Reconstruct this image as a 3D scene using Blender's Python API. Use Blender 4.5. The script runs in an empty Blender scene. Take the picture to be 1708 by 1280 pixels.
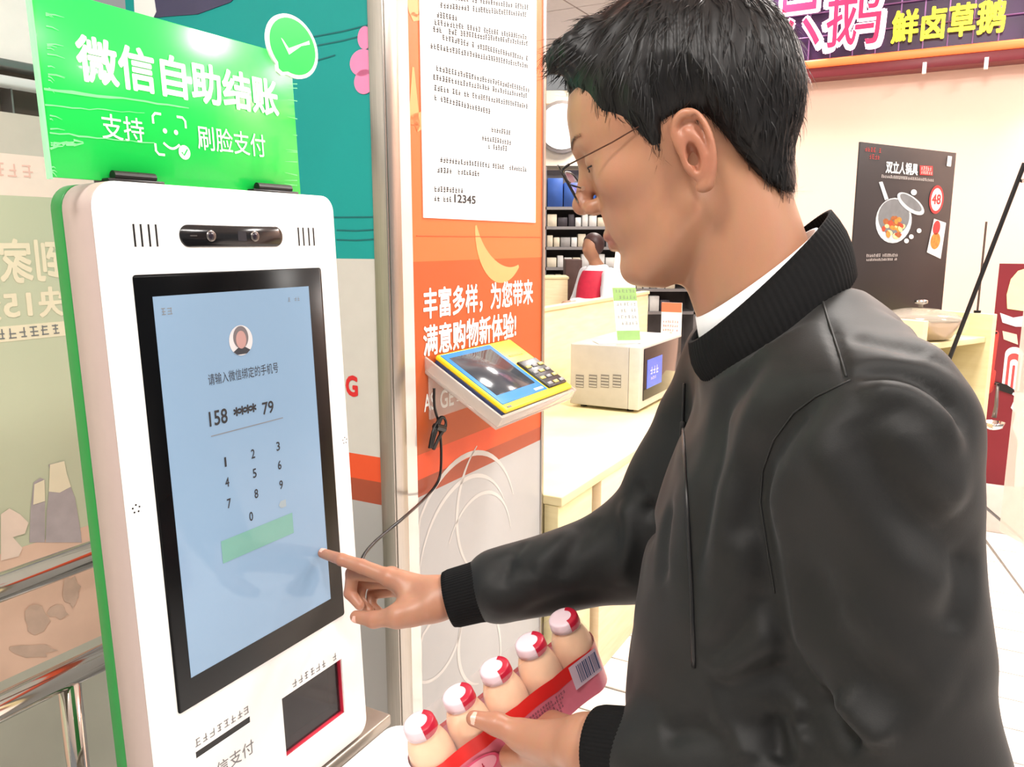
import bpy, bmesh, math, random
import numpy as np
from mathutils import Vector, Matrix
from mathutils.bvhtree import BVHTree

random.seed(7)
rng = np.random.default_rng(7)
S = bpy.context.scene
C = S.collection

# ------------------------------------------------------------------ camera
CAMZ = 1.5
FPX = 1340.0
PITCH = math.radians(10.0)
cd = bpy.data.cameras.new('camera')
cd.sensor_fit = 'HORIZONTAL'
cd.sensor_width = 36.0
cd.lens = 36.0 * FPX / 1708.0
cd.clip_start = 0.02
cam = bpy.data.objects.new('camera', cd)
C.objects.link(cam)
cam.location = (0, 0, CAMZ)
cam.rotation_euler = (math.pi / 2 - PITCH, 0, 0)
S.camera = cam

# ------------------------------------------------------------------ world, lights, exposure
S.view_settings.view_transform = 'Standard'
S.view_settings.look = 'None'
S.view_settings.gamma = 1.0
S.view_settings.use_curve_mapping = False
S.view_settings.exposure = 0.0
W = bpy.data.worlds.new('world')
S.world = W
W.use_nodes = True
bg = W.node_tree.nodes['Background']
bg.inputs[0].default_value = (1.0, 0.975, 0.95, 1)
bg.inputs[1].default_value = 0.36
CEIL_Z = 3.45
LAMPS = [(-0.9, -0.6), (1.2, -0.9), (-1.9, 3.6), (1.3, 2.4), (3.3, 2.3), (3.3, -0.6), (1.3, 5.2), (1.3, 8.2), (3.3, 4.2)]
LAMP_W = 78.0


def V3(*a):
    return np.array(a, float)


def unit(v):
    v = np.asarray(v, float)
    return v / np.linalg.norm(v)


CP, SP = math.cos(PITCH), math.sin(PITCH)
CAM = V3(0, 0, CAMZ)


def ray(px, py):
    x = (px - 854.0) / FPX
    y = (py - 640.0) / FPX
    return V3(x, CP - y * SP, -SP - y * CP)


def at(px, py, Y):
    r = ray(px, py)
    return CAM + r * (Y / r[1])


def at_z(px, py, z):
    r = ray(px, py)
    return CAM + r * ((z - CAMZ) / r[2])


YAW = 0.501
U = V3(math.sin(YAW), math.cos(YAW), 0)      # store direction running away to the right
N = V3(math.cos(YAW), -math.sin(YAW), 0)     # direction the checkout screen faces
Z = V3(0, 0, 1)


class Fr:
    """a plane with axes r (right), t (up), n (out)"""

    def __init__(s, O, r, t=Z):
        s.O = np.asarray(O, float)
        s.r = unit(r)
        s.t = unit(t)
        s.n = np.cross(s.r, s.t)

    def pt(s, a, b, c=0.0):
        return s.O + s.r * a + s.t * b + s.n * c

    def px(s, x, y, c=0.0):
        d = ray(x, y)
        O = s.O + s.n * c
        k = np.dot(O - CAM, s.n) / np.dot(d, s.n)
        p = CAM + d * k - s.O
        return float(np.dot(p, s.r)), float(np.dot(p, s.t))


# ------------------------------------------------------------------ materials
def lin(c):
    out = []
    for v in c[:3]:
        v = v / 255.0
        out.append(v / 12.92 if v <= 0.04045 else ((v + 0.055) / 1.055) ** 2.4)
    return tuple(out) + (1.0,)


MATS = {}


def mat(name, col, rough=0.5, metal=0.0, var=0.05, scale=25.0, bump=0.0, bscale=200.0, emit=0.0, trans=0.0,
        alpha=1.0, sss=0.0, spec=0.5, coat=0.0, sheen=0.0, stretch=None, ecol=None, ior=1.45):
    if name in MATS:
        return MATS[name]
    m = bpy.data.materials.new(name)
    m.use_nodes = True
    nt = m.node_tree
    b = nt.nodes['Principled BSDF']
    L = lin(col)
    tc = nt.nodes.new('ShaderNodeTexCoord')
    mp = nt.nodes.new('ShaderNodeMapping')
    if stretch:
        mp.inputs['Scale'].default_value = stretch
    nt.links.new(tc.outputs['Object'], mp.inputs[0])
    if var > 0:
        nz = nt.nodes.new('ShaderNodeTexNoise')
        nz.inputs['Scale'].default_value = scale
        nz.inputs['Detail'].default_value = 4
        nt.links.new(mp.outputs[0], nz.inputs['Vector'])
        rp = nt.nodes.new('ShaderNodeValToRGB')
        rp.color_ramp.elements[0].position = 0.3
        rp.color_ramp.elements[1].position = 0.7
        rp.color_ramp.elements[0].color = tuple(max(0, v * (1 - var)) for v in L[:3]) + (1,)
        rp.color_ramp.elements[1].color = tuple(min(1, v * (1 + var)) for v in L[:3]) + (1,)
        nt.links.new(nz.outputs['Fac'], rp.inputs[0])
        nt.links.new(rp.outputs[0], b.inputs['Base Color'])
        if emit:
            nt.links.new(rp.outputs[0], b.inputs['Emission Color'])
    else:
        b.inputs['Base Color'].default_value = L
        b.inputs['Emission Color'].default_value = lin(ecol) if ecol else L
    b.inputs['Emission Strength'].default_value = emit
    b.inputs['Roughness'].default_value = rough
    b.inputs['Metallic'].default_value = metal
    b.inputs['Alpha'].default_value = alpha
    b.inputs['IOR'].default_value = ior
    b.inputs['Specular IOR Level'].default_value = spec
    b.inputs['Transmission Weight'].default_value = trans
    b.inputs['Coat Weight'].default_value = coat
    b.inputs['Coat Roughness'].default_value = 0.05
    b.inputs['Sheen Weight'].default_value = sheen
    if sss:
        b.inputs['Subsurface Weight'].default_value = sss
        b.inputs['Subsurface Radius'].default_value = (1.0, 0.35, 0.2)
        b.inputs['Subsurface Scale'].default_value = 0.006
    if bump > 0:
        n2 = nt.nodes.new('ShaderNodeTexNoise')
        n2.inputs['Scale'].default_value = bscale
        n2.inputs['Detail'].default_value = 3
        nt.links.new(mp.outputs[0], n2.inputs['Vector'])
        bp = nt.nodes.new('ShaderNodeBump')
        bp.inputs['Strength'].default_value = bump
        bp.inputs['Distance'].default_value = 0.002
        nt.links.new(n2.outputs['Fac'], bp.inputs['Height'])
        nt.links.new(bp.outputs[0], b.inputs['Normal'])
    MATS[name] = m
    return m


def wood(name, c1, c2, rough=0.45, scale=6.0, axis='X'):
    m = mat(name, c1, rough, var=0.0)
    nt = m.node_tree
    b = nt.nodes['Principled BSDF']
    tc = nt.nodes.new('ShaderNodeTexCoord')
    mp = nt.nodes.new('ShaderNodeMapping')
    mp.inputs['Scale'].default_value = (1, 1, 9)
    nz = nt.nodes.new('ShaderNodeTexNoise')
    nz.inputs['Scale'].default_value = scale
    nz.inputs['Detail'].default_value = 6
    rp = nt.nodes.new('ShaderNodeValToRGB')
    rp.color_ramp.elements[0].color = lin(c1)
    rp.color_ramp.elements[1].color = lin(c2)
    rp.color_ramp.elements[0].position = 0.35
    rp.color_ramp.elements[1].position = 0.7
    nt.links.new(tc.outputs['Object'], mp.inputs[0])
    nt.links.new(mp.outputs[0], nz.inputs['Vector'])
    nt.links.new(nz.outputs['Fac'], rp.inputs[0])
    nt.links.new(rp.outputs[0], b.inputs['Base Color'])
    return m


# ------------------------------------------------------------------ object helpers
WL = {}


def tag(o, label=None, cat=None, group=None, kind=None):
    if label:
        o['label'] = label
    if cat:
        o['category'] = cat
    if group:
        o['group'] = group
    if kind:
        o['kind'] = kind
    return o


def thing(name, label, cat, loc, group=None, kind=None):
    o = bpy.data.objects.new(name, None)
    C.objects.link(o)
    o.empty_display_size = 0.05
    o.location = tuple(float(v) for v in loc)
    WL[o] = np.asarray(loc, float)
    return tag(o, label, cat, group, kind)


def obj(name, V, F, m, parent=None, smooth=False, label=None):
    V = np.asarray(V, float)
    if parent is None:
        lo, hi = V.min(0), V.max(0)
        base = V3((lo[0] + hi[0]) / 2, (lo[1] + hi[1]) / 2, lo[2])
    else:
        base = WL[parent]
    me = bpy.data.meshes.new(name)
    me.from_pydata((V - base).tolist(), [], [list(map(int, f)) for f in F])
    if smooth:
        me.polygons.foreach_set('use_smooth', [True] * len(me.polygons))
    if isinstance(m, (list, tuple)):
        for k in m:
            me.materials.append(k)
    else:
        me.materials.append(m)
    o = bpy.data.objects.new(name, me)
    C.objects.link(o)
    if parent is None:
        o.location = tuple(base)
    else:
        o.parent = parent
    WL[o] = base
    if label:
        o['label'] = label
    return o


def fix_normals(o, bevel=0.0, seg=2, ang=35):
    bm = bmesh.new()
    bm.from_mesh(o.data)
    bmesh.ops.recalc_face_normals(bm, faces=bm.faces)
    if bevel > 0:
        ed = [e for e in bm.edges if len(e.link_faces) == 2 and e.calc_face_angle(0) > math.radians(ang)]
        bmesh.ops.bevel(bm, geom=ed, offset=bevel, segments=seg, profile=0.5, affect='EDGES', clamp_overlap=True)
        for f in bm.faces:
            f.smooth = True
    bm.to_mesh(o.data)
    bm.free()
    if bevel > 0:
        try:
            o.data.set_sharp_from_angle(angle=math.radians(50))
        except Exception:
            pass
    return o


class MB:
    def __init__(s):
        s.V = []
        s.F = []

    def add(s, V, F):
        k = len(s.V)
        s.V += [tuple(map(float, v)) for v in V]
        s.F += [[i + k for i in f] for f in F]
        return s

    def box(s, fr, a0, a1, b0, b1, c0, c1):
        P = [fr.pt(a, b, c) for c in (c0, c1) for a, b in ((a0, b0), (a1, b0), (a1, b1), (a0, b1))]
        return s.add(P, [(3, 2, 1, 0), (4, 5, 6, 7), (0, 1, 5, 4), (1, 2, 6, 5), (2, 3, 7, 6), (3, 0, 4, 7)])

    def prism(s, fr, poly, c0, c1):
        n = len(poly)
        P = [fr.pt(a, b, c0) for a, b in poly] + [fr.pt(a, b, c1) for a, b in poly]
        F = [list(range(n))[::-1], list(range(n, 2 * n))]
        F += [[i, (i + 1) % n, n + (i + 1) % n, n + i] for i in range(n)]
        return s.add(P, F)

    def flat(s, fr, poly, c=0.0):
        return s.add([fr.pt(a, b, c) for a, b in poly], [list(range(len(poly)))])

    def ribbon(s, fr, pts, w, c=0.0):
        """flat band along 2d points with width w (number or list)"""
        n = len(pts)
        P, F = [], []
        for i, (a, b) in enumerate(pts):
            j0, j1 = max(0, i - 1), min(n - 1, i + 1)
            d = unit(V3(pts[j1][0] - pts[j0][0], pts[j1][1] - pts[j0][1]) + 1e-9)
            ww = w[i] if isinstance(w, (list, tuple)) else w
            P += [fr.pt(a - d[1] * ww / 2, b + d[0] * ww / 2, c), fr.pt(a + d[1] * ww / 2, b - d[0] * ww / 2, c)]
        for i in range(n - 1):
            F.append([2 * i, 2 * i + 1, 2 * i + 3, 2 * i + 2])
        return s.add(P, F)

    def tube(s, pts, r, n=8, cap=True):
        pts = [np.asarray(p, float) for p in pts]
        m = len(pts)
        P, F = [], []
        prev = None
        for i, p in enumerate(pts):
            d = unit(pts[min(m - 1, i + 1)] - pts[max(0, i - 1)])
            if prev is None:
                h = Z if abs(d[2]) < 0.9 else V3(1, 0, 0)
                e = unit(np.cross(d, h))
            else:
                e = unit(prev - d * np.dot(prev, d))
            prev = e
            g = np.cross(d, e)
            rr = r[i] if isinstance(r, (list, tuple, np.ndarray)) else r
            for k in range(n):
                t = 2 * math.pi * k / n
                P.append(p + (e * math.cos(t) + g * math.sin(t)) * rr)
        for i in range(m - 1):
            for k in range(n):
                F.append([i * n + k, i * n + (k + 1) % n, (i + 1) * n + (k + 1) % n, (i + 1) * n + k])
        if cap:
            F.append(list(range(n))[::-1])
            F.append([(m - 1) * n + k for k in range(n)])
        return s.add(P, F)

    def lathe(s, O, axis, prof, n=20):
        """prof: list of (radius, height along axis)"""
        axis = unit(axis)
        h = Z if abs(axis[2]) < 0.9 else V3(1, 0, 0)
        e = unit(np.cross(axis, h))
        g = np.cross(axis, e)
        P, F = [], []
        for r, z in prof:
            for k in range(n):
                t = 2 * math.pi * k / n
                P.append(O + axis * z + (e * math.cos(t) + g * math.sin(t)) * r)
        m = len(prof)
        for i in range(m - 1):
            for k in range(n):
                F.append([i * n + k, i * n + (k + 1) % n, (i + 1) * n + (k + 1) % n, (i + 1) * n + k])
        F.append(list(range(n))[::-1])
        F.append([(m - 1) * n + k for k in range(n)])
        return s.add(P, F)

    def build(s, name, m, parent=None, bevel=0.0, seg=2, smooth=False, label=None, fix=True):
        o = obj(name, s.V, s.F, m, parent, smooth, label)
        if fix:
            fix_normals(o, bevel, seg)
        return o


def rrect(a0, b0, a1, b1, r, n=6):
    P = []
    rs = r if isinstance(r, (list, tuple)) else (r,) * 4
    for k, (cx, cy, t0) in enumerate(((a1, b1, 0), (a0, b1, 90), (a0, b0, 180), (a1, b0, 270))):
        rr = rs[k]
        sx = -1 if k in (0, 3) else 1
        sy = -1 if k in (0, 1) else 1
        for i in range(n + 1):
            t = math.radians(t0 + 90 * i / n)
            P.append((cx + sx * rr + rr * math.cos(t), cy + sy * rr + rr * math.sin(t)))
    return P


def ell(a, b, ra, rb, n=28):
    return [(a + ra * math.cos(2 * math.pi * k / n), b + rb * math.sin(2 * math.pi * k / n)) for k in range(n)]


def boxobj(name, m, parent, fr, a0, a1, b0, b1, c0, c1, bevel=0.0, seg=2, label=None):
    return MB().box(fr, a0, a1, b0, b1, c0, c1).build(name, m, parent, bevel, seg, label=label)


def text(name, body, fr, rect, c, m, parent, bold=0.0, mirror=False, shear=0.0, res=3, label=None):
    a0, b0, a1, b1 = rect
    cu = bpy.data.curves.new('t', 'FONT')
    cu.body = body
    cu.size = 1.0
    cu.resolution_u = res
    o = bpy.data.objects.new('t', cu)
    C.objects.link(o)
    dg = bpy.context.evaluated_depsgraph_get()
    me = bpy.data.meshes.new_from_object(o.evaluated_get(dg))
    P = np.array([v.co[:] for v in me.vertices])
    F = [list(p.vertices) for p in me.polygons]
    bpy.data.objects.remove(o)
    bpy.data.curves.remove(cu)
    bpy.data.meshes.remove(me)
    lo, hi = P.min(0), P.max(0)
    q = (P - lo) / np.maximum(hi - lo, 1e-6)
    x = 1 - q[:, 0] if mirror else q[:, 0]
    A = a0 + x * (a1 - a0)
    B = b0 + q[:, 1] * (b1 - b0)
    W_ = fr.O + np.outer(A, fr.r) + np.outer(B, fr.t) + fr.n * c
    if bold > 0:
        # heavier strokes: the same outline laid over itself a little shifted
        sx = bold * (a1 - a0) / (hi[0] - lo[0])
        sy = bold * (b1 - b0) / (hi[1] - lo[1])
        Ws, Fs = [], []
        for q_, (dx, dy) in enumerate(((-1, -1), (1, -1), (1, 1), (-1, 1), (0, 1.3), (0, -1.3), (1.3, 0), (-1.3, 0))):
            Ws.append(W_ + fr.r * dx * sx + fr.t * dy * sy + fr.n * q_ * 1.5e-5)
            Fs += [[i + q_ * len(W_) for i in f] for f in F]
        W_, F = np.concatenate(Ws), Fs
    return obj(name, W_, F, m, parent, label=label)


def marks(name, fr, rows, c, m, parent, seed=1, th=.055):
    """rows of blurred, unreadable printed characters: (a0, a1, b_mid, height, slope)"""
    r = random.Random(seed)
    mb = MB()
    for row in rows:
        a0, a1, b, h = row[:4]
        sl = row[4] if len(row) > 4 else 0.0
        a = a0
        while a < a1 - h * 0.5:
            w = h * 0.82
            bb = b + sl * (a - a0)
            if r.random() > 0.07:
                for k in range(r.choice((2, 3))):
                    y = bb - h / 2 + h * (0.12 + 0.38 * k) + r.uniform(-.05, .05) * h
                    x0 = a + r.uniform(0, .25) * w
                    x1 = a + w - r.uniform(0, .25) * w
                    mb.flat(fr, [(x0, y - h * th), (x1, y - h * th), (x1, y + h * th), (x0, y + h * th)], c)
                x = a + w * r.uniform(.2, .8)
                mb.flat(fr, [(x - h * th, bb - h * .45), (x + h * th, bb - h * .45), (x + h * th, bb + h * .45), (x - h * th, bb + h * .45)], c + 2e-5)
            a += h * 1.02
    return mb.build(name, m, parent, fix=False)


def boolean(o, cutter, op='DIFFERENCE', solver='EXACT'):
    md = o.modifiers.new('b', 'BOOLEAN')
    md.operation = op
    md.solver = solver
    md.object = cutter
    dg = bpy.context.evaluated_depsgraph_get()
    me = bpy.data.meshes.new_from_object(o.evaluated_get(dg))
    o.modifiers.clear()
    old = o.data
    o.data = me
    me.name = old.name
    bpy.data.meshes.remove(old)
    cm = cutter.data
    bpy.data.objects.remove(cutter)
    bpy.data.meshes.remove(cm)
    return o


# common materials
M_WHITE = mat('white plastic', (236, 236, 234), 0.32, var=0.015)
M_STEEL = mat('brushed steel', (176, 172, 166), 0.28, 1.0, var=0.08, scale=8, stretch=(60, 60, 1))
M_CHROME = mat('polished steel', (210, 208, 204), 0.09, 1.0, var=0.03)
M_BLACK = mat('black plastic', (20, 20, 22), 0.35, var=0.05)
M_INK = mat('black print', (40, 40, 44), 0.6, var=0.0)
M_GREY_INK = mat('grey print', (120, 122, 124), 0.6, var=0.0)
M_WPRINT = mat('white print', (246, 248, 244), 0.5, var=0.0)
M_RED = mat('red print', (214, 40, 44), 0.5, var=0.0)

# ================================================================== the setting
FL = Fr((0, 0, 0), U, np.cross(Z, U))          # floor frame: a along U, b along -N, n up
M_TILE = mat('white glazed floor tile', (226, 220, 214), 0.24, var=0.03, scale=5)
TS_A, TS_B = 0.19, 1.14
# bed of the floor: same tiling carried on by the material where single tiles are not built
M_BED = mat('tiled floor bed', (226, 220, 214), 0.3, var=0.0)
_n = M_BED.node_tree
_bk = _n.nodes.new('ShaderNodeTexBrick')
_bk.inputs['Color1'].default_value = lin((228, 222, 216))
_bk.inputs['Color2'].default_value = lin((222, 216, 210))
_bk.inputs['Mortar'].default_value = lin((120, 112, 106))
_bk.inputs['Scale'].default_value = 1.0
_bk.inputs['Mortar Size'].default_value = 0.004
_bk.inputs['Brick Width'].default_value = TS_B
_bk.inputs['Row Height'].default_value = TS_A
_mp = _n.nodes.new('ShaderNodeMapping')
_mp.inputs['Rotation'].default_value = (0, 0, YAW)
_tc = _n.nodes.new('ShaderNodeTexCoord')
_n.links.new(_tc.outputs['Object'], _mp.inputs[0])
_n.links.new(_mp.outputs[0], _bk.inputs['Vector'])
_n.links.new(_bk.outputs['Color'], _n.nodes['Principled BSDF'].inputs['Base Color'])
M_GROUT = mat('grey tile grout', (120, 112, 106), 0.8, var=0.08)
fl = boxobj('floor', M_BED, None, FL, -4, 13, -7.5, 4.2, -0.06, -0.006)
tag(fl, 'pale glazed tile floor with dark joints', kind='structure')
fz = WL[fl][2]
cells = []
for i in range(4, 36):
    for j in range(-5, 4):
        a, b = i * TS_A, j * TS_B + (TS_B / 2 if i % 2 else 0)
        p = FL.pt(a, b)
        if 0.25 < p[0] < 4.2 and 0.9 < p[1] < 5.6 and p[0] < 1.0 + p[1] * 0.72:
            cells.append((np.linalg.norm(p - V3(1.7, 2.6, 0)), a, b))
cells = sorted(cells)[:290]
lo_a, hi_a = min(c[1] for c in cells), max(c[1] for c in cells)
lo_b, hi_b = min(c[2] for c in cells), max(c[2] for c in cells)
gb_ = MB()
for _, a, b in cells:
    gb_.box(FL, a - TS_A / 2, a + TS_A / 2, b - TS_B / 2, b + TS_B / 2, -0.0058, -0.0045)
gb_.build('grout_bed', M_GROUT, fl, fix=False)['kind'] = 'stuff'
tile_me = None
for _, a, b in cells:
    p = FL.pt(a, b)
    if tile_me is None:
        t = boxobj('floor_tile', M_TILE, fl, Fr(WL[fl], U, np.cross(Z, U)), -TS_A / 2 + .003, TS_A / 2 - .003,
                   -TS_B / 2 + .003, TS_B / 2 - .003, -0.005 - fz, -fz)
        tile_me = t.data
    else:
        t = bpy.data.objects.new('floor_tile', tile_me)
        C.objects.link(t)
        t.parent = fl
    t.location = tuple(V3(p[0] - WL[fl][0], p[1] - WL[fl][1], 0))

# ceiling with panels and lamps
M_CEIL = mat('off white ceiling panel', (240, 226, 220), 0.85, var=0.02)
M_CJ = mat('ceiling grid gap', (150, 136, 132), 0.8, var=0.02)
ce = boxobj('ceiling', M_CJ, None, FL, -4, 13, -7.5, 4.2, CEIL_Z + 0.012, CEIL_Z + 0.08)
tag(ce, 'pale suspended panel ceiling of the supermarket', kind='structure')
pm = None
for i in range(-3, 12):
    for j in range(-6, 4):
        a, b = i * 1.2, j * 1.2
        p = FL.pt(a, b)
        if pm is None:
            t = boxobj('ceiling_panel', M_CEIL, ce, Fr(WL[ce] * V3(1, 1, 0), U, np.cross(Z, U)), -.592, .592, -.592, .592, CEIL_Z, CEIL_Z + .016)
            pm = t.data
        else:
            t = bpy.data.objects.new('ceiling_panel', pm)
            C.objects.link(t)
            t.parent = ce
        t.location = tuple(V3(p[0] - WL[ce][0], p[1] - WL[ce][1], 0))
M_LAMP = mat('lit lamp diffuser', (255, 250, 242), 0.5, var=0.0, emit=3.0)
LAMP_WHERE = ['above the checkout window side', 'above the camera aisle', 'above the advertising pillar', 'above the man in the jacket',
              'above the aisle by the cooked goose stall', 'above the near right aisle', 'above the wooden counter', 'above the far goods shelves',
              'in front of the neon stall sign']
for k, (x, y) in enumerate(LAMPS):
    t = thing('ceiling_light', 'square white recessed ceiling light ' + LAMP_WHERE[k], 'ceiling light', (x, y, CEIL_Z - 0.03), 'recessed ceiling lights')
    LF = Fr((x, y, CEIL_Z - 0.03), U, np.cross(Z, U))
    mb = MB()
    for q in ((-.32, .32, -.32, -.29), (-.32, .32, .29, .32), (-.32, -.29, -.29, .29), (.29, .32, -.29, .29)):
        mb.box(LF, *q, 0, 0.03)
    mb.build('frame', M_WHITE, t)
    boxobj('diffuser', M_LAMP, t, LF, -.29, .29, -.29, .29, 0.012, 0.028)
    ld = bpy.data.lights.new('lamp_light', 'AREA')
    ld.shape = 'SQUARE'
    ld.size = 0.56
    ld.energy = LAMP_W
    ld.color = (1.0, 0.965, 0.92)
    lo = bpy.data.objects.new('lamp_light', ld)
    C.objects.link(lo)
    lo.parent = t
    lo.location = (0, 0, -0.004)

# ---- left: shop window covered with a printed film (read from the back)
WN = -1.78
WF = Fr(N * WN, U)                                # a along U, b = height
M_FRAME = mat('grey aluminium frame', (150, 146, 142), 0.4, 0.6, var=0.03)
M_WALLW = mat('white painted wall', (244, 242, 236), 0.8, var=0.02)


def wb(x, y):
    return WF.px(x, y)


A0, A1 = -1.6, 1.22
wz = lambda y: wb(30, y)[1]
wl = boxobj('wall_left', M_WALLW, None, WF, A0, A1, wz(105), CEIL_Z, -0.12, 0.0)
tag(wl, 'white wall band above the film covered shop window', kind='structure')
win = thing('window_1', 'shop window covered with pale green printed film, lettering seen reversed', None, WF.pt((A0 + A1) / 2, 0, 0), kind='structure')
del_keys = [k for k in ('category',) if k in win]
M_GLASSF = mat('pale window glass', (208, 214, 204), 0.12, var=0.02)
F_BEIGE = mat('beige window film', (206, 199, 186), 0.4, var=0.02)
F_PINK = mat('pale pink window film', (246, 226, 212), 0.4, var=0.02)
F_GREEN = mat('pale green window film', (198, 202, 174), 0.35, var=0.04, scale=3)
F_CREAM = mat('cream window print', (236, 224, 196), 0.4, var=0.02)
F_BROWN = mat('dim brown gap', (120, 104, 94), 0.7, var=0.15, scale=5)
boxobj('brown_recess', F_BROWN, win, WF, A0, A1, wz(190), wz(108), -0.14, -0.08)
boxobj('upper_rail', M_FRAME, win, WF, A0, A1, wz(118), wz(105), -0.03, 0.02, 0.003)
boxobj('curtain_rail', M_WHITE, win, WF, A0, A1, wz(147), wz(131), -0.03, 0.015, 0.004)
boxobj('mullion', M_FRAME, win, WF, wb(28, 160)[0], wb(31, 160)[0], wz(190), wz(147), -0.06, -0.02)
boxobj('glass_pane', M_GLASSF, win, WF, A0, A1, 0.02, wz(190), -0.03, -0.004)
boxobj('beige_film', F_BEIGE, win, WF, A0, A1, wz(258), wz(190), -0.004, 0.001)
boxobj('pink_film', F_PINK, win, WF, A0, A1, wz(327), wz(258), -0.004, 0.0012)
gf = boxobj('green_film', F_GREEN, win, WF, A0, A1, 0.5, wz(327), -0.004, 0.001)
M_PINKINK = mat('faded pink print', (240, 196, 182), 0.5, var=0.0)
marks('faded_lettering', WF, [(wb(-40, 280)[0], wb(68, 280)[0], wz(285), 0.03)], 0.002, M_PINKINK, win, 3)
# mirrored lettering
def wrect(x0, x1, y0, y1):
    a0 = wb(x0, (y0 + y1) / 2)[0]
    a1 = wb(x1, (y0 + y1) / 2)[0]
    bm_ = wb((x0 + x1) / 2, y1)[1]
    bt = wb((x0 + x1) / 2, y0)[1]
    return (a0, bm_, a1, bt)


text('reversed_lettering', '到家', WF, wrect(-2, 106, 400, 470), 0.002, F_CREAM, win, 0.02, mirror=True)
text('reversed_lettering', '快15分', WF, wrect(-62, 118, 482, 532), 0.002, F_CREAM, win, 0.02, mirror=True)
boxobj('cream_strip', F_CREAM, win, WF, A0, wb(112, 550)[0], wb(50, 566)[1], wb(50, 541)[1], 0.001, 0.002)
marks('strip_lettering', WF, [(wb(-30, 553)[0], wb(108, 553)[0], wb(50, 553)[1], 0.024)], 0.003, M_GREY_INK, win, 5)
# printed picture: two bottles with pale labels, white shapes and a terracotta ground
F_TERRA = mat('faded terracotta print', (224, 190, 168), 0.45, var=0.12, scale=4)
F_MAUVE = mat('faded mauve print', (178, 168, 170), 0.45, var=0.08)
F_LOW = mat('faded grey green film', (176, 178, 164), 0.4, var=0.1, scale=3)
F_DK = mat('faded umber print', (198, 172, 154), 0.45, var=0.1)
b1 = wb(60, 905)[1]
b2 = wb(60, 1110)[1]
boxobj('terracotta_print', F_TERRA, win, WF, A0, A1, b2, b1, 0.001, 0.0018)
boxobj('lower_film', F_LOW, win, WF, A0, A1, 0.1, b2, 0.001, 0.0016)


def wpoly(name, pts, m, c=0.003):
    return MB().flat(WF, [wb(*p) for p in pts], c).build(name, m, win)


wpoly('bottle_print', [(75, 905), (77, 850), (84, 790), (80, 775), (106, 769), (108, 790), (124, 830), (134, 890), (135, 905)], F_MAUVE, 0.0026)
wpoly('bottle_label_print', [(80, 820), (82, 775), (106, 769), (110, 790), (117, 812), (98, 822)], F_CREAM, 0.0032)
wpoly('bottle_print', [(48, 905), (50, 850), (55, 805), (66, 797), (74, 800), (74, 905)], F_MAUVE, 0.0022)
wpoly('bottle_label_print', [(54, 842), (56, 808), (73, 800), (74, 836)], F_CREAM, 0.0030)
wpoly('petal_print', [(0, 858), (14, 848), (32, 858), (46, 872), (40, 890), (20, 896), (36, 914), (30, 928), (0, 935)], mat('faded peach print', (236, 214, 198), 0.5, var=0.03), 0.0034)
for sd, (cx, cy, rx, ry) in enumerate(((60, 1035, 22, 28), (95, 1020, 20, 14), (52, 1085, 40, 14), (118, 985, 16, 30))):
    rr = random.Random(sd)
    wpoly('leaf_print', [(cx + rx * math.cos(t) * rr.uniform(.6, 1.1), cy + ry * math.sin(t) * rr.uniform(.6, 1.1)) for t in np.linspace(0, 6.0, 14)], F_DK, 0.0036)

# ---- far back wall and right wall of the cooked goose stall
RW0 = V3(2.95, 4.75, 0)
RF = Fr(RW0, N)                                  # a along N (to the right), normal = -U
M_CREAMW = mat('warm cream stall wall', (248, 210, 192), 0.75, var=0.02, scale=2)
wr = boxobj('wall_right', M_CREAMW, None, RF, -1.45, 2.6, 0.0, CEIL_Z, -0.1, 0.0)
tag(wr, 'warm cream wall behind the cooked goose stall', kind='structure')
boxobj('skirting', mat('grey skirting', (176, 166, 158), 0.5), wr, RF, -1.45, 2.6, 0, 0.1, 0, 0.015)
BF = Fr((0, 11.2, 0), (1, 0, 0))
wbk = boxobj('wall_back', mat('cream back wall', (236, 216, 202), 0.8, var=0.03, scale=1), None, BF, -3.5, 5.0, 0, CEIL_Z, -0.1, 0)
tag(wbk, 'pale far wall behind the goods shelves', kind='structure')

# ================================================================== checkout kiosk
LEAN = 0.0363
KF = Fr((-0.42244, 0.90035, 1.46372), U, Z * math.cos(LEAN) - N * math.sin(LEAN))
k = KF.px
aL = 0.5 * (k(177, 556)[0] + k(225, 987)[0])
aR = 0.5 * (k(564, 537)[0] + k(605.6, 1044)[0])
bT = k(431, 319)[1]
bB = k(600, 1228)[1]
SD = Fr(KF.pt(aL, 0, 0), KF.n, KF.t)             # left side plane


def side_c(x, y):
    return SD.px(x, y)[0]


T1 = -0.5 * (side_c(142, 634) + side_c(171, 987))
T2 = -0.5 * (side_c(122, 595) + side_c(150, 987))
print('KIOSK', aL, aR, bT, bB, T1, T2)
kiosk = thing('self_checkout_kiosk', 'white self checkout kiosk with green back and tall touch screen', 'kiosk', KF.pt((aL + aR) / 2, bB, -0.03))
M_SIDE = mat('shaded warm grey kiosk side', (176, 158, 152), 0.4, var=0.015)  # pinkish grey plastic, with the side's shade put into its colour
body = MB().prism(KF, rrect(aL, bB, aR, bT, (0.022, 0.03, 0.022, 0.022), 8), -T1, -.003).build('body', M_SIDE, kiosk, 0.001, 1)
front = MB().prism(KF, rrect(aL, bB, aR, bT, (0.022, 0.03, 0.022, 0.022), 8), -.003, 0).build('front_panel', M_WHITE, kiosk, 0.0025, 2)
M_KGREEN = mat('green plastic back', (32, 130, 58), 0.4, var=0.03)
MB().prism(KF, rrect(aL, bB, aR, bT, (0.02, 0.028, 0.02, 0.02), 8), -T2, -T1).build('back_cover', M_KGREEN, kiosk, 0.002, 2)
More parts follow.
